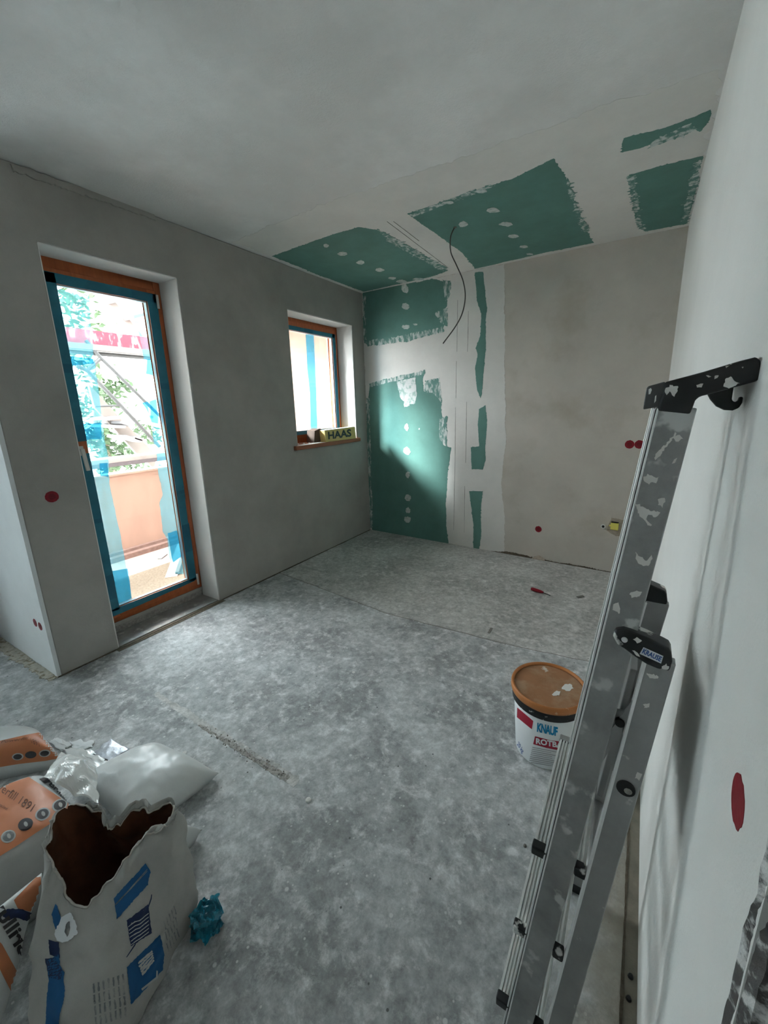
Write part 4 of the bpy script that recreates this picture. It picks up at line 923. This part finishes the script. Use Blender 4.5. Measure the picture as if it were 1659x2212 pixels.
# --- front torn paper bag
bag = thing('torn_paper_bag', 'open torn white and blue paper plaster bag standing at the front', 'bag', (1.66, -3.68, 0))
A_, B_, C_, D_ = Vector((1.728, -3.485, 0)), Vector((1.845, -3.79, 0)), Vector((1.715, -3.845, 0)), Vector((1.53, -3.57, 0))
def loop12(A, B, C, D): return [A, A.lerp(B, .25), A.lerp(B, .5), A.lerp(B, .75), B, B.lerp(C, .5), C, C.lerp(D, .5), D, D.lerp(A, .25), D.lerp(A, .5), D.lerp(A, .75)]
L0 = loop12(A_, B_, C_, D_)
ctr = (A_+B_+C_+D_)/4
L1 = [ctr+(p-ctr)*1.06+Vector((0, 0, .09)) for p in L0]
TP_ = [(370, 1746, .355), (350, 1793, .345), (290, 1832, .325), (243, 1902, .28), (172, 1958, .245), (140, 1905, .285), (112, 1850, .325), (118, 1790, .345), (168, 1742, .365), (222, 1757, .345), (245, 1782, .318), (310, 1752, .345)]
L3 = [onz((a, b), c) for a, b, c in TP_]
L2 = [p.lerp(q_, .50)+(p.lerp(q_, .5)-ctr-Vector((0, 0, p.lerp(q_, .5).z))).normalized()*.012 for p, q_ in zip(L1, L3)]
def cr(P_, t):
    n = len(P_); t = (t % 1)*n; i = int(t); f = t-i; a, b, c, d = P_[(i-1) % n], P_[i % n], P_[(i+1) % n], P_[(i+2) % n]
    return .5*((2*b)+(c-a)*f+(2*a-5*b+4*c-d)*f*f+(3*b-a-3*c+d)*f**3)
def bag_S(u, v, inset=0.0):
    loops = [cr(Lq, u) for Lq in (L0, L1, L2, L3)]; t = v*3; i = min(2, int(t)); f = t-i
    a = loops[max(0, i-1)]; b = loops[i]; c = loops[i+1]; d = loops[min(3, i+2)]
    P_ = .5*((2*b)+(c-a)*f+(2*a-5*b+4*c-d)*f*f+(3*b-a-3*c+d)*f**3)
    ax = Vector((ctr.x, ctr.y, P_.z)); out = (P_-ax).normalized()
    k = .008+.015*v*v
    w_ = noise.noise(P_*16)*k*.8+(1-2.6*abs(noise.noise(P_*10+Vector((3, 1, 7)))))*k*.8+(1-3*abs(noise.noise(P_*23+Vector((9, 4, 1)))))*k*.32
    P_ = P_+out*(w_-inset)
    if v > .9: P_ = P_+Vector((0, 0, (noise.noise(Vector((u*38, 0, 2)))*.016+noise.noise(Vector((u*95, 0, 5)))*.010)*((v-.9)/.1)))
    if P_.z < .002: P_.z = .002
    return P_
mb = grid_mb(lambda u, v: bag_S(u, v), 132, 46, True); outer_v = list(mb.v); bagbvh = bvh_of(mb)
new_obj('outer_paper', mb, M['paper_bag'], bag, smooth=True, recalc=False)
nr = [Vector() for _ in mb.v]
for f in mb.f:
    n_f = (mb.v[f[1]]-mb.v[f[0]]).cross(mb.v[f[3]]-mb.v[f[0]])
    for k_ in f: nr[k_] += n_f
sgn = 1 if nr[132*20].dot(mb.v[132*20]-ctr) > 0 else -1
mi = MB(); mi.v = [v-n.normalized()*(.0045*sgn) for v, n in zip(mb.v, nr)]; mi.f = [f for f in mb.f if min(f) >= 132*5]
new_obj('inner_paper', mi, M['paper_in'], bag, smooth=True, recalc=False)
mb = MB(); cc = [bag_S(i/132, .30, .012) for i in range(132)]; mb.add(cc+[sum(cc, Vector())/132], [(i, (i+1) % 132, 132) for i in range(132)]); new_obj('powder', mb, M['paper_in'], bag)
rim = [bag_S(i/132, 1.0, .002) for i in range(132)]; mb = MB(); mb.tube(rim+[rim[0]], .0028, 6, cap=False); new_obj('torn_edge', mb, M['paper_edge'], bag, smooth=True)
# flap folded outwards at the back right
def flap(u0, u1, hgt, name, m, seed, lean=.5):
    def S(a, v):
        u = u0+(u1-u0)*a; P_ = bag_S(u, 1.0); o_ = (P_-Vector((ctr.x, ctr.y, P_.z))).normalized()
        e = math.sin(math.pi*a)**.5
        return P_+(o_*lean*math.sin(v*2.4)+Vector((0, 0, (1-lean)*v*1.2-v*v*.9)))*hgt*e+Vector((1, 1, 1))*noise.noise(P_*20+Vector((v*3, seed, a*5)))*.012*v
    mb = grid_mb(S, 30, 12); return new_obj(name, mb, m, bag, smooth=True, recalc=False, solid=.0012)
flap(.69, .999, .075, 'folded_flap', M['paper_bag'], 3, .12); flap(.02, .19, .045, 'folded_flap', M['paper_bag'], 5, .5); flap(.44, .62, .05, 'folded_flap', M['paper_bag'], 8, .35)
# printing
for nm, P_, m in (('blue_block', [(246, 1940), (315, 1864), (325, 1884), (319, 1911), (253, 1986)], 'ink_blue'), ('wave_block', [(274, 1989), (319, 1953), (327, 2016), (282, 2044)], 'ink_navy'),
                  ('blue_block', [(273, 2089), (345, 2019), (354, 2059), (351, 2095), (282, 2170)], 'ink_blue'), ('side_stripe', [(103, 2075), (128, 2060), (131, 2086), (140, 2100), (138, 2118), (141, 2140), (139, 2160), (130, 2195), (128, 2225), (99, 2225), (102, 2150), (106, 2115)], 'ink_blue'),
                  ('blue_mark', [(120, 1952), (125, 1958), (134, 1990), (124, 2018), (118, 2000), (112, 1976)], 'ink_blue'), ('navy_mark', [(106, 2030), (128, 2036), (130, 2070), (108, 2062)], 'ink_navy'), ('navy_mark', [(98, 2070), (120, 2068), (136, 2098), (132, 2116), (106, 2112)], 'ink_navy')):
    decal(nm, bagbvh, P_, M[m], bag, step=4, jitter=.8, seed=len(P_), off=.0016)
for i in range(4): decal('pale_streak', bagbvh, [(250+i*3, 1945-i*3+8), (318, 1876+i*4), (318, 1878+i*4), (250+i*3, 1948-i*3+8)], M['ink_faded'], bag, step=4, off=.0026) if i < 2 else None
for i in range(6):
    y_ = 1996+i*8; decal('wave_line', bagbvh, [(277+i, y_+4), (290+i, y_-6), (300, y_-9), (320, y_-24), (320, y_-22), (301, y_-7), (291+i, y_-4), (277+i, y_+6)], M['ink_pale'], bag, step=4, off=.0026)
for i in range(5):
    decal('pale_lettering', bagbvh, [(296+i*2, 2080+i*6), (326+i, 2052+i*5), (328+i, 2055+i*5), (298+i*2, 2084+i*6)], M['ink_pale'], bag, step=4, off=.0026, jitter=.8, seed=i)
decal('pale_lettering', bagbvh, [(303, 2136), (335, 2110), (336, 2096), (339, 2097), (339, 2112), (305, 2140)], M['ink_pale'], bag, step=4, off=.0026)
decal('thin_line', bagbvh, [(272, 2068), (290, 2040), (325, 1940), (326, 1932), (328, 1932), (327, 1942), (292, 2042), (274, 2068)], M['ink_navy'], bag, step=4)
rnd = random.Random(9)
for i in range(7):
    x_ = 200+i*10.5
    for s_ in range(4):
        y_ = 2125-i*3.4+s_*24; decal('small_print', bagbvh, [(x_+s_*1.5, y_), (x_+4+s_*1.5, y_-1), (x_+5.5+s_*1.6, y_+19), (x_+1.5+s_*1.6, y_+20)], M['ink_faded'], bag, step=4, jitter=.8, seed=i*5+s_)
for i in range(5):
    for s_ in range(3):
        x_ = 352+i*5.5+s_*3; y_ = 1990-i*8+s_*24; decal('small_print', bagbvh, [(x_, y_), (x_+2, y_-1), (x_+7, y_+17), (x_+5, y_+18)], M['ink_faded'], bag, step=4, jitter=.8, seed=i+s_*7)
for i, P_ in enumerate([[(130, 1985), (143, 1975), (152, 1970), (165, 1995), (168, 2016), (152, 2030), (140, 2036), (122, 2032), (118, 2018)], ]):
    decal('torn_white_patch', bagbvh, P_, M['label_white'], bag, step=4, jitter=2, seed=i, off=.002)
decal('grey_mark', bagbvh, [(143, 1996), (150, 1990), (152, 2008), (146, 2024), (140, 2014)], M['ink_faded'], bag, step=4, off=.003, jitter=1)

# --- orange filler bag lying behind (front one with readable print)
ob = thing('orange_filler_bag', 'plump orange and white filler bag lying behind the torn paper bag', 'bag', (1.05, -3.78, 0))
cs = [onz((160, 1752), .05), onz((62, 1672), .05), onz((-150, 1700), .05), onz((-120, 1990), .05)]
cs = [Vector((1.315, -3.545, 0)), Vector((.90, -3.53, 0)), Vector((.86, -4.05, 0)), Vector((1.36, -4.03, 0))]
mb, obv, S1 = pillow([tuple(c) for c in cs], .17, .075, .008, 3, p=4.0, q=.42, pinch=.03); new_obj('bag_film', mb, M['bag_grey'], ob, smooth=True)
decal('orange_panel', obv, [(62, 1679), (155, 1741), (140, 1762), (112, 1778), (80, 1798), (40, 1825), (0, 1850), (-30, 1870), (-30, 1715), (0, 1700)], M['orange'], ob, step=5)
decal('white_panel', obv, [(62, 1679), (110, 1652), (118, 1650), (126, 1700), (155, 1741)], M['bag_white'], ob, step=5)
decal('red_stripe', obv, [(72, 1674), (106, 1664), (108, 1670), (76, 1678)], M['ink_brown'], ob, step=3, off=.0024)
decal('dark_stripe', obv, [(84, 1684), (104, 1678), (110, 1690), (96, 1694)], M['ink_dark'], ob, step=3, off=.0024)
decal_text('lettering', obv, 'Powerfill 1891', (-28, 1692), (66, 1755), (11, -16), M['ink_brown'], ob, bold=.0, off=.0026)
decal_text('small_lettering', obv, 'Innen-Spachtel', (-20, 1730), (14, 1752), (4, -6), M['ink_brown'], ob, bold=.0, off=.0026)
decal_text('logo_lettering', obv, 'Brillux', (104, 1697), (150, 1738), (7, -8), M['ink_dark'], ob, bold=.03, off=.0026)
def px_ring(c, r1, r2, ang, n=20):
    out = []
    for k in range(n):
        a = 2*math.pi*k/n; x, y = r1*math.cos(a), r2*math.sin(a); out.append((c[0]+x*math.cos(ang)-y*math.sin(ang), c[1]+x*math.sin(ang)+y*math.cos(ang)))
    return out
for i, (c, m1) in enumerate((((18, 1808), 'ink_dark'), ((55, 1782), 'ink_dark'), ((92, 1760), 'ink_dark'), ((128, 1741), 'ink_dark'))):
    decal('round_symbol', obv, px_ring(c, 17, 13, -.5), M['ink_pale' if i != 1 else 'ink_dark'], ob, step=4, off=.0022)
    decal('round_symbol', obv, px_ring(c, 13.5, 10, -.5), M['ink_dark' if i else 'ink_faded'], ob, step=4, off=.003)
    decal('symbol_mark', obv, px_ring((c[0]+1, c[1]), 4, 5.5, -.4), M['ink_pale'], ob, step=3, off=.0038)
# --- further orange bag
ob2 = thing('orange_filler_bag', 'flat orange bag farthest left on the floor behind the other bags', 'bag', (.50, -3.62, 0))
mb, ob2v, S2 = pillow([tuple(onz((136, 1646), .03).xy), tuple(onz((90, 1590), .03).xy), tuple(onz((-130, 1622), .03).xy), tuple(onz((-130, 1700), .03).xy)], .10, .045, .006, 8, p=3.4, q=.45, pinch=.03); new_obj('bag_film', mb, M['bag_white'], ob2, smooth=True)
decal('orange_panel', ob2v, [(-20, 1605), (20, 1596), (60, 1587), (88, 1582), (104, 1596), (118, 1620), (127, 1638), (100, 1643), (40, 1650), (-20, 1660)], M['orange'], ob2, step=5)
decal_text('lettering', ob2v, '1891', (68, 1606), (86, 1613), (-3, -11), M['ink_brown'], ob2, bold=0, off=.0024)
decal_text('lettering', ob2v, 'Powerfill', (2, 1606), (58, 1598), (4, -6), M['ink_brown'], ob2, bold=0, off=.0024)
for i, c in enumerate(((39, 1634), (67, 1630), (97, 1627))):
    decal('round_symbol', ob2v, px_ring(c, 12.5, 7.5, -.1), M['ink_pale' if i != 1 else 'ink_dark'], ob2, step=3, off=.002)
    decal('round_symbol', ob2v, px_ring(c, 9.5, 5.5, -.1), M['ink_dark'], ob2, step=3, off=.0028)
# --- front left Brillux bag, leaning
bb = thing('brillux_bag', 'white and orange filler bag with dark Brillux lettering at the lower left edge', 'bag', (1.45, -3.90, 0)); bb.name = 'leaning_filler_bag'
bb['label'] = 'leaning white and orange filler bag with dark lettering at the lower left edge'
Q0, Q1, Q2, Q3 = onz((95, 1900), .27), onz((-60, 1990), .30), onz((-60, 2330), .03), onz((105, 2260), .02)
Q0 = onz((94, 1882), .27); Q1 = onz((-90, 2030), .29); Q2 = Vector((1.60, -4.10, .015)); Q3 = Vector((1.60, -3.92, .015))
NB = (Q1-Q0).cross(Q3-Q0).normalized(); NB = NB if NB.x > 0 else -NB
def SB(u, v, sgn=1):
    P_ = (Q0*(1-u)+Q1*u)*(1-v)+(Q3*(1-u)+Q2*u)*v; f = (max(0, 1-abs(2*u-1)**3)*max(0, 1-abs(2*v-1)**3))**.5
    return P_+NB*(sgn*.035*f+(noise.noise(P_*12)*.010+(1-2*abs(noise.noise(P_*8)))*.005)*min(1, f*3) if sgn > 0 else -.045*f)
tp = grid_mb(lambda u, v: SB(u, v, 1), 40, 40); bt = grid_mb(lambda u, v: SB(u, v, -1), 40, 40)
mb = MB(); mb.add(tp.v, tp.f); mb.add(bt.v, [f[::-1] for f in bt.f]); bbv = bvh_of(tp); new_obj('bag_film', mb, M['bag_white'], bb, smooth=True)
decal('orange_panel', bbv, [(30, 1945), (85, 1888), (92, 1900), (92, 1975), (60, 1968), (38, 1962)], M['orange'], bb, step=5)
decal('orange_stripe', bbv, [(-10, 2025), (4, 2040), (54, 2133), (34, 2165), (0, 2095), (-10, 2075)], M['orange'], bb, step=5)
decal_text('logo_lettering', bbv, 'Brillux', (44, 2073), (-22, 1950), (26, -20), M['ink_dark'], bb, bold=.03, off=.003)
decal('navy_scribble', bbv, [(4, 1980), (14, 1964), (40, 1962), (78, 1974), (92, 1972), (92, 2010), (78, 2012), (60, 1992), (36, 1982), (18, 1988)], M['ink_navy'], bb, step=4, jitter=1.5, off=.002)
decal('green_mark', bbv, [(46, 2080), (66, 2058), (88, 2052), (88, 2064), (62, 2074)], M['ink_green'], bb, step=4, off=.002)
decal('crimson_mark', bbv, [(42, 2099), (60, 2080), (90, 2066), (90, 2076), (66, 2092)], M['ink_crimson'], bb, step=4, off=.002)
# --- white plastic bag behind
wb = thing('white_plastic_bag', 'glossy white plastic bag lying on its side behind the torn bag', 'bag', (1.15, -3.33, 0))
W0, W1, W2, W3 = onz((338, 1606), .03).xy, onz((474, 1677), .012).xy, onz((285, 1812), .02).xy, onz((168, 1688), .02).xy
W0, W1, W2, W3 = tuple(W0), tuple(W1), tuple(W2), tuple(W3)
mb, wbv, S3 = pillow([W0, W1, W2, W3], .085, .028, .008, 5, p=2.6, q=.5, pinch=.02, fscale=9); new_obj('bag_film', mb, M['bag_white'], wb, smooth=True)
cz = .12
mb = crumple([onz((135, 1634), .12), onz((210, 1660), .11), onz((215, 1745), .15), onz((95, 1690), .20)], .05, .014, 3, 'x', None, None)
new_obj('crumpled_end', mb, M['bag_gloss'], wb, smooth=False, recalc=False, solid=.0008)
# sheets and foil
def flat_sheet(name, pts, m, label, seed, z=.012, amp=.008):
    P_ = [onz(p, z) for p in pts]; mb = crumple([tuple(p) for p in P_], .006, amp*.5, seed, name, m, None, 20, 16, 18, .6)
    lo = min(v.z for v in mb.v)
    for v in mb.v: v.z -= lo-.0015
    c = sum(P_, Vector())/4; c.z = 0
    return tag(new_obj(name, mb, m, smooth=True, recalc=False, solid=.001, origin=c), label, 'sheet')
flat_sheet('paper_sheet', [(103, 1590), (122, 1583), (155, 1597), (130, 1612)], M['sheet_white'], 'curled white paper scrap beside the far orange bag', 3, .03)
flat_sheet('paper_sheet', [(150, 1597), (204, 1598), (198, 1612), (160, 1622)], M['sheet_white'], 'small white sheet tucked behind the silver packet', 4, .01)
flat_sheet('plastic_sheet', [(125, 1612), (195, 1612), (234, 1641), (200, 1665)], M['bag_gloss'], 'crinkled clear plastic sheet between the silver packet and white bag', 6, .02, .016)
flat_sheet('silver_packet', [(192, 1617), (237, 1583), (277, 1605), (232, 1636)], M['foil'], 'silver grey packet lying tilted above the white plastic bag', 7, .035)
flat_sheet('silver_packet', [(195, 1622), (231, 1638), (233, 1644), (196, 1630)], M['ink_dark'], 'dark underside sheet below the silver packet', 9, .012)
# bag corner showing behind the torn bag, small crumpled pieces
cb_ = thing('small_filler_bag', 'small white and orange bag corner poking out right of the torn bag', 'bag', (1.50, -3.42, 0))
mb, cbv, S4 = pillow([tuple(onz((440, 1806), .0).xy), tuple(onz((365, 1888), .0).xy), (1.44, -3.55), (1.38, -3.46)], .10, .03, .004, 6, 30, 24, p=2.4, q=.55); new_obj('bag_film', mb, M['bag_white'], cb_, smooth=True)
decal('orange_panel', cbv, [(374, 1790), (384, 1786), (396, 1796), (376, 1812)], M['orange'], cb_, step=4)
def blob(name, c, r, amp, seed, m, label, cat, sq=(1, 1, 1), sub=4):
    bm = bmesh.new(); bmesh.ops.create_icosphere(bm, subdivisions=sub, radius=1.0)
    mb = MB(); c = Vector(c)
    for v in bm.verts:
        d = v.co.normalized(); k = 1+amp*((1-2*abs(noise.noise(d*1.7+Vector((seed, 0, 0)))))+.5*(1-2*abs(noise.noise(d*3.7+Vector((0, seed, 0))))))
        mb.v.append(Vector((d.x*sq[0], d.y*sq[1], d.z*sq[2]))*r*k)
    lo = min(v.z for v in mb.v)
    mb.v = [Vector((v.x+c.x, v.y+c.y, v.z-lo+.001)) for v in mb.v]
    mb.f = [tuple(v.index for v in f.verts) for f in bm.faces]; bm.free()
    return tag(new_obj(name, mb, m, smooth=False, origin=(c.x, c.y, 0)), label, cat)
c = onz((452, 2004), 0); mbt = MB(); rnd = random.Random(14)
for k in range(7):
    an = k*.9; a1 = Vector((math.cos(an), math.sin(an), rnd.uniform(-.3, .5))).normalized(); a2 = a1.cross(Vector((rnd.uniform(-.4, .4), rnd.uniform(-.4, .4), 1))).normalized(); a3 = a1.cross(a2)
    c0 = c+Vector((rnd.uniform(-.010, .010), rnd.uniform(-.014, .014), .048+rnd.uniform(-.020, .026))); hw, hh = rnd.uniform(.024, .040), rnd.uniform(.024, .036)
    def SS(u, v, k=k, a1=a1, a2=a2, a3=a3, c0=c0, hw=hw, hh=hh):
        p = Vector((u*2.6, v*2.6, k*3.7)); n1 = 1-2.4*abs(noise.noise(p)); n2 = 1-2.2*abs(noise.noise(p*2.3))
        q = c0+a1*(2*u-1)*hw+a2*(2*v-1)*hh+a3*(n1*.012+n2*.005); q.z = max(q.z, .002); return q
    g = grid_mb(SS, 14, 14); mbt.add(g.v, g.f)
tag(new_obj('film_ball', mbt, M['blue_ball'], recalc=False, solid=.0006, origin=(c.x, c.y, 0)), 'crumpled ball of shiny blue masking film on the floor beside the torn bag', 'film')
c = onz((378, 1888), .11)
mb = crumple([onz((350, 1875), .20), onz((392, 1880), .17), onz((400, 1925), .12), onz((352, 1915), .18)], .02, .008, 12, 'x', None, None, 18, 18, 26); new_obj('crumpled_corner', mb, M['label_white'], bag, smooth=False, recalc=False, solid=.001)

# ================================================================== OUTSIDE
PX = -1.86
mb = MB(); mb.box((PX-.12, -3.4, -.25), (PX, .45, .83)); mb.box((PX-.14, -3.4, .83), (PX+.02, .45, .85)); par = struct(new_obj('balcony_parapet', mb, M['peach']), 'peach rendered balcony parapet outside the door', 'parapet')
mb = MB(); mb.box((PX, -3.3, -.03), (PX+.05, .4, .05)); mb.box((PX+.05, -3.3, -.03), (PX+.12, .4, .02)); new_obj('edge_profile', mb, M['brown_strip'], par)
mb = MB(); mb.box((PX-.12, -3.4, -.25), (-TH, .45, -.03)); struct(new_obj('balcony_floor', mb, M['peach_floor']), 'dusty peach balcony floor', 'floor')
mb = MB(); mb.box((PX-.14, .40, -.25), (-TH, .62, 2.95)); struct(new_obj('balcony_partition', mb, M['peach']), 'peach rendered balcony end wall behind the small window', 'wall')
mb = MB(); mb.box((-4.2, -9.5, -.25), (BX-TH, -3.4, -.05)); struct(new_obj('bounce_slab', mb, mat('bounce_white', (.74, .73, .70), .9, var=.06, vscale=3)), 'pale unseen slab added outside the bay window to bounce daylight', 'floor')  # unseen pale slab added to reflect daylight up to the ceiling
mb = MB(); mb.box((PX-.14, -.25, 2.50), (-TH, .62, 2.66)); struct(new_obj('shade_slab', mb, M['peach']), 'small roof slab added over the balcony end to block sun', 'shade')  # slab out of view, added to shade the top of the peach partition
# things on the balcony
t = thing('wood_offcut', 'pale wooden board leaning at the right edge of the balcony floor', 'board', onz((370, 1245), -.03))
a, b = onz((370, 1248), -.02), onz((395, 1175), .06); mb = MB(); mb.bar(a, b, .10, .02); new_obj('board', mb, mat('pale_board', (.62, .46, .38), .8, var=.15, vscale=10), t)
mb = MB(); mb.bar(a+Vector((0, .06, .02)), b+Vector((0, .06, .02)), .03, .03); new_obj('batten', mb, M['brown_strip'], t)
a, b = onz((345, 1208), -.028), onz((358, 1198), -.028); mb = MB(); mb.bar(a, b, .04, .02); tag(new_obj('wood_chip', mb, M['facade_grey'], origin=(a+b)/2), 'short pale offcut lying on the balcony floor', 'debris')
# ground, building
mb = MB(); mb.box((-60, -40, -4.3), (40, 60, -4.2)); struct(new_obj('ground', mb, M['ground']), 'street below', 'ground')
FBX = -14.0
bl = thing('white_building', 'white apartment building across the street with grey windows', 'building', (FBX, 6, -4.2))
mb = MB(); mb.box((FBX-8, .5, -4.2), (FBX, 20, 7)); new_obj('facade', mb, M['facade'], bl)
def facade_rect(pts, name, m, dx=.02):
    P_ = [onx(p, FBX+dx) for p in pts]; y0_, y1_ = min(p.y for p in P_), max(p.y for p in P_); z0_, z1_ = min(p.z for p in P_), max(p.z for p in P_)
    mb = MB(); mb.box((FBX-.05, y0_, z0_), (FBX+dx, y1_, z1_)); return new_obj(name, mb, m, bl), (y0_, y1_, z0_, z1_)
for (a, b, m) in (((187, 668), (220, 705), 'facade_grey'), ((192, 775), (240, 815), 'facade_grey'), ((278, 770), (310, 815), 'pane_far'), ((292, 866), (322, 898), 'pane_far'), ((268, 670), (292, 690), 'pane_far')):
    f, (y0_, y1_, z0_, z1_) = facade_rect((a, b), 'window', M['facade_grey'])
    if m == 'pane_far':
        mb = MB(); mb.box((FBX, y0_+.12, z0_+.5), (FBX+.04, y1_-.12, z1_-.12)); new_obj('pane', mb, M['pane_far'], f)
    mb = MB(); mb.box((FBX, y0_-.1, z0_-.1), (FBX+.12, y1_+.1, z0_)); new_obj('ledge', mb, M['facade_grey'], f)
# scaffold in front of the balcony
SX = -2.7
sc = thing('scaffold', 'steel scaffold with stair flight and red white banner outside the balcony door', 'scaffold', (SX, -1.0, -4.2))
def sx(p, x=SX): return onx(p, x)
a, b, c, d = sx((100, 693)), sx((360, 728)), sx((360, 757)), sx((100, 726)); zt_, zb_ = (sx((220, 716)).z), (sx((220, 746)).z)
mb = MB(); mb.box((SX-.03, -4.5, zb_), (SX, 3.0, zt_)); new_obj('banner_board', mb, M['banner'], sc)
mb = MB(); mb.box((SX-.30, -4.5, zb_-.06), (SX+.02, 3.0, zb_)); new_obj('deck', mb, M['scaf_deck'], sc)
z1_ = sx((220, 764)).z; mb = MB(); mb.tube([(SX-.05, -4.5, z1_), (SX-.05, 3.0, z1_)], .022, 8); new_obj('guard_tube', mb, M['scaf'], sc)
mb = MB(); mb.tube([sx((185, 735)), sx((217, 772)), sx((318, 872)), sx((352, 905))], .02, 8); new_obj('stair_tube', mb, M['scaf'], sc)
mb = MB(); mb.tube([sx((165, 790)), sx((188, 800)), sx((255, 870)), sx((345, 965))], .024, 8); new_obj('stair_tube', mb, M['scaf'], sc)
mb = MB(); mb.tube([sx((189, 800)), sx((216, 775))], .02, 8); new_obj('stair_tube', mb, M['scaf'], sc)
mb = MB(); mb.tube([sx((205, 878)), sx((262, 876)), sx((275, 890))], .012, 8); new_obj('stair_tube', mb, M['scaf'], sc)
X2 = SX-.45
mb = MB(); P_ = [sx(p, X2) for p in ((192, 830), (200, 838), (262, 905), (340, 985), (333, 1012), (300, 985), (246, 925), (205, 880))]; mb.prism(P_, (-.05, 0, 0)); new_obj('stair_stringer', mb, M['scaf_stair'], sc)
mb = MB(); P_ = [sx(p, X2) for p in ((214, 637), (240, 640), (300, 715), (310, 726), (285, 724), (262, 702))]; mb.prism(P_, (-.05, 0, 0)); new_obj('stair_stringer', mb, M['scaf_stair'], sc)
for p, q in (((232, 654), (262, 645)), ((268, 690), (298, 682)), ((215, 905), (240, 902)), ((240, 912), (262, 918)), ((270, 944), (290, 950)), ((218, 920), (250, 922)), ((252, 942), (285, 952))):
    a, b = sx(p, X2), sx(q, X2); mb = MB(); mb.bar(a, b, .5, .035); new_obj('stair_tread', mb, M['facade_grey'], sc)
a = sx((285, 990)); mb = MB(); mb.box((SX-.30, -4.5, a.z-.03), (SX, 3, a.z+.02)); new_obj('deck', mb, M['scaf_deck'], sc); mb = MB(); mb.box((SX-.02, -4.5, a.z-.075), (SX+.01, 3, a.z-.032)); new_obj('deck_edge', mb, M['ink_dark'], sc)
# tree
tr = thing('street_tree', 'leafy green tree beyond the balcony parapet', 'tree', (-6.5, .2, -4.2))
mb = MB(); mb.tube([(-6.5, .2, -4.2), (-6.4, .25, -1.5), (-6.5, .1, 1.2), (-6.4, .4, 3.2)], [.14, .12, .09, .03], 10); new_obj('trunk', mb, M['bark'], tr, smooth=True)
rnd = random.Random(2); mb = MB()
clusters = [onx(p, -6.3+rnd.uniform(-.5, .5)) for p in ((165, 660), (175, 690), (150, 640), (165, 770), (180, 790), (170, 850), (185, 880), (205, 880), (225, 935), (240, 955), (225, 970), (255, 965), (190, 930), (245, 1000), (230, 1010), (265, 1012), (280, 1005), (215, 850), (245, 840), (262, 832), (240, 865), (310, 930), (330, 945), (200, 960), (270, 975))]
for ci, c in enumerate(clusters):
    s_ = .22 if ci < 17 else .13
    for k in range(60):
        p = c+Vector((rnd.gauss(0, s_), rnd.gauss(0, s_), rnd.gauss(0, s_*.6))); l_ = rnd.uniform(.05, .10)
        d1 = Vector((rnd.gauss(0, 1), rnd.gauss(0, 1), rnd.gauss(0, .6))).normalized(); d2 = d1.orthogonal().normalized()
        mb.add([p-d1*l_, p+d2*l_*.4, p+d1*l_, p-d2*l_*.4], [(0, 1, 2, 3)])
o = new_obj('foliage', mb, M['leaf'], tr, recalc=False); o['kind'] = 'stuff'

for o in bpy.data.objects:
    if '_at' in o: del o['_at']
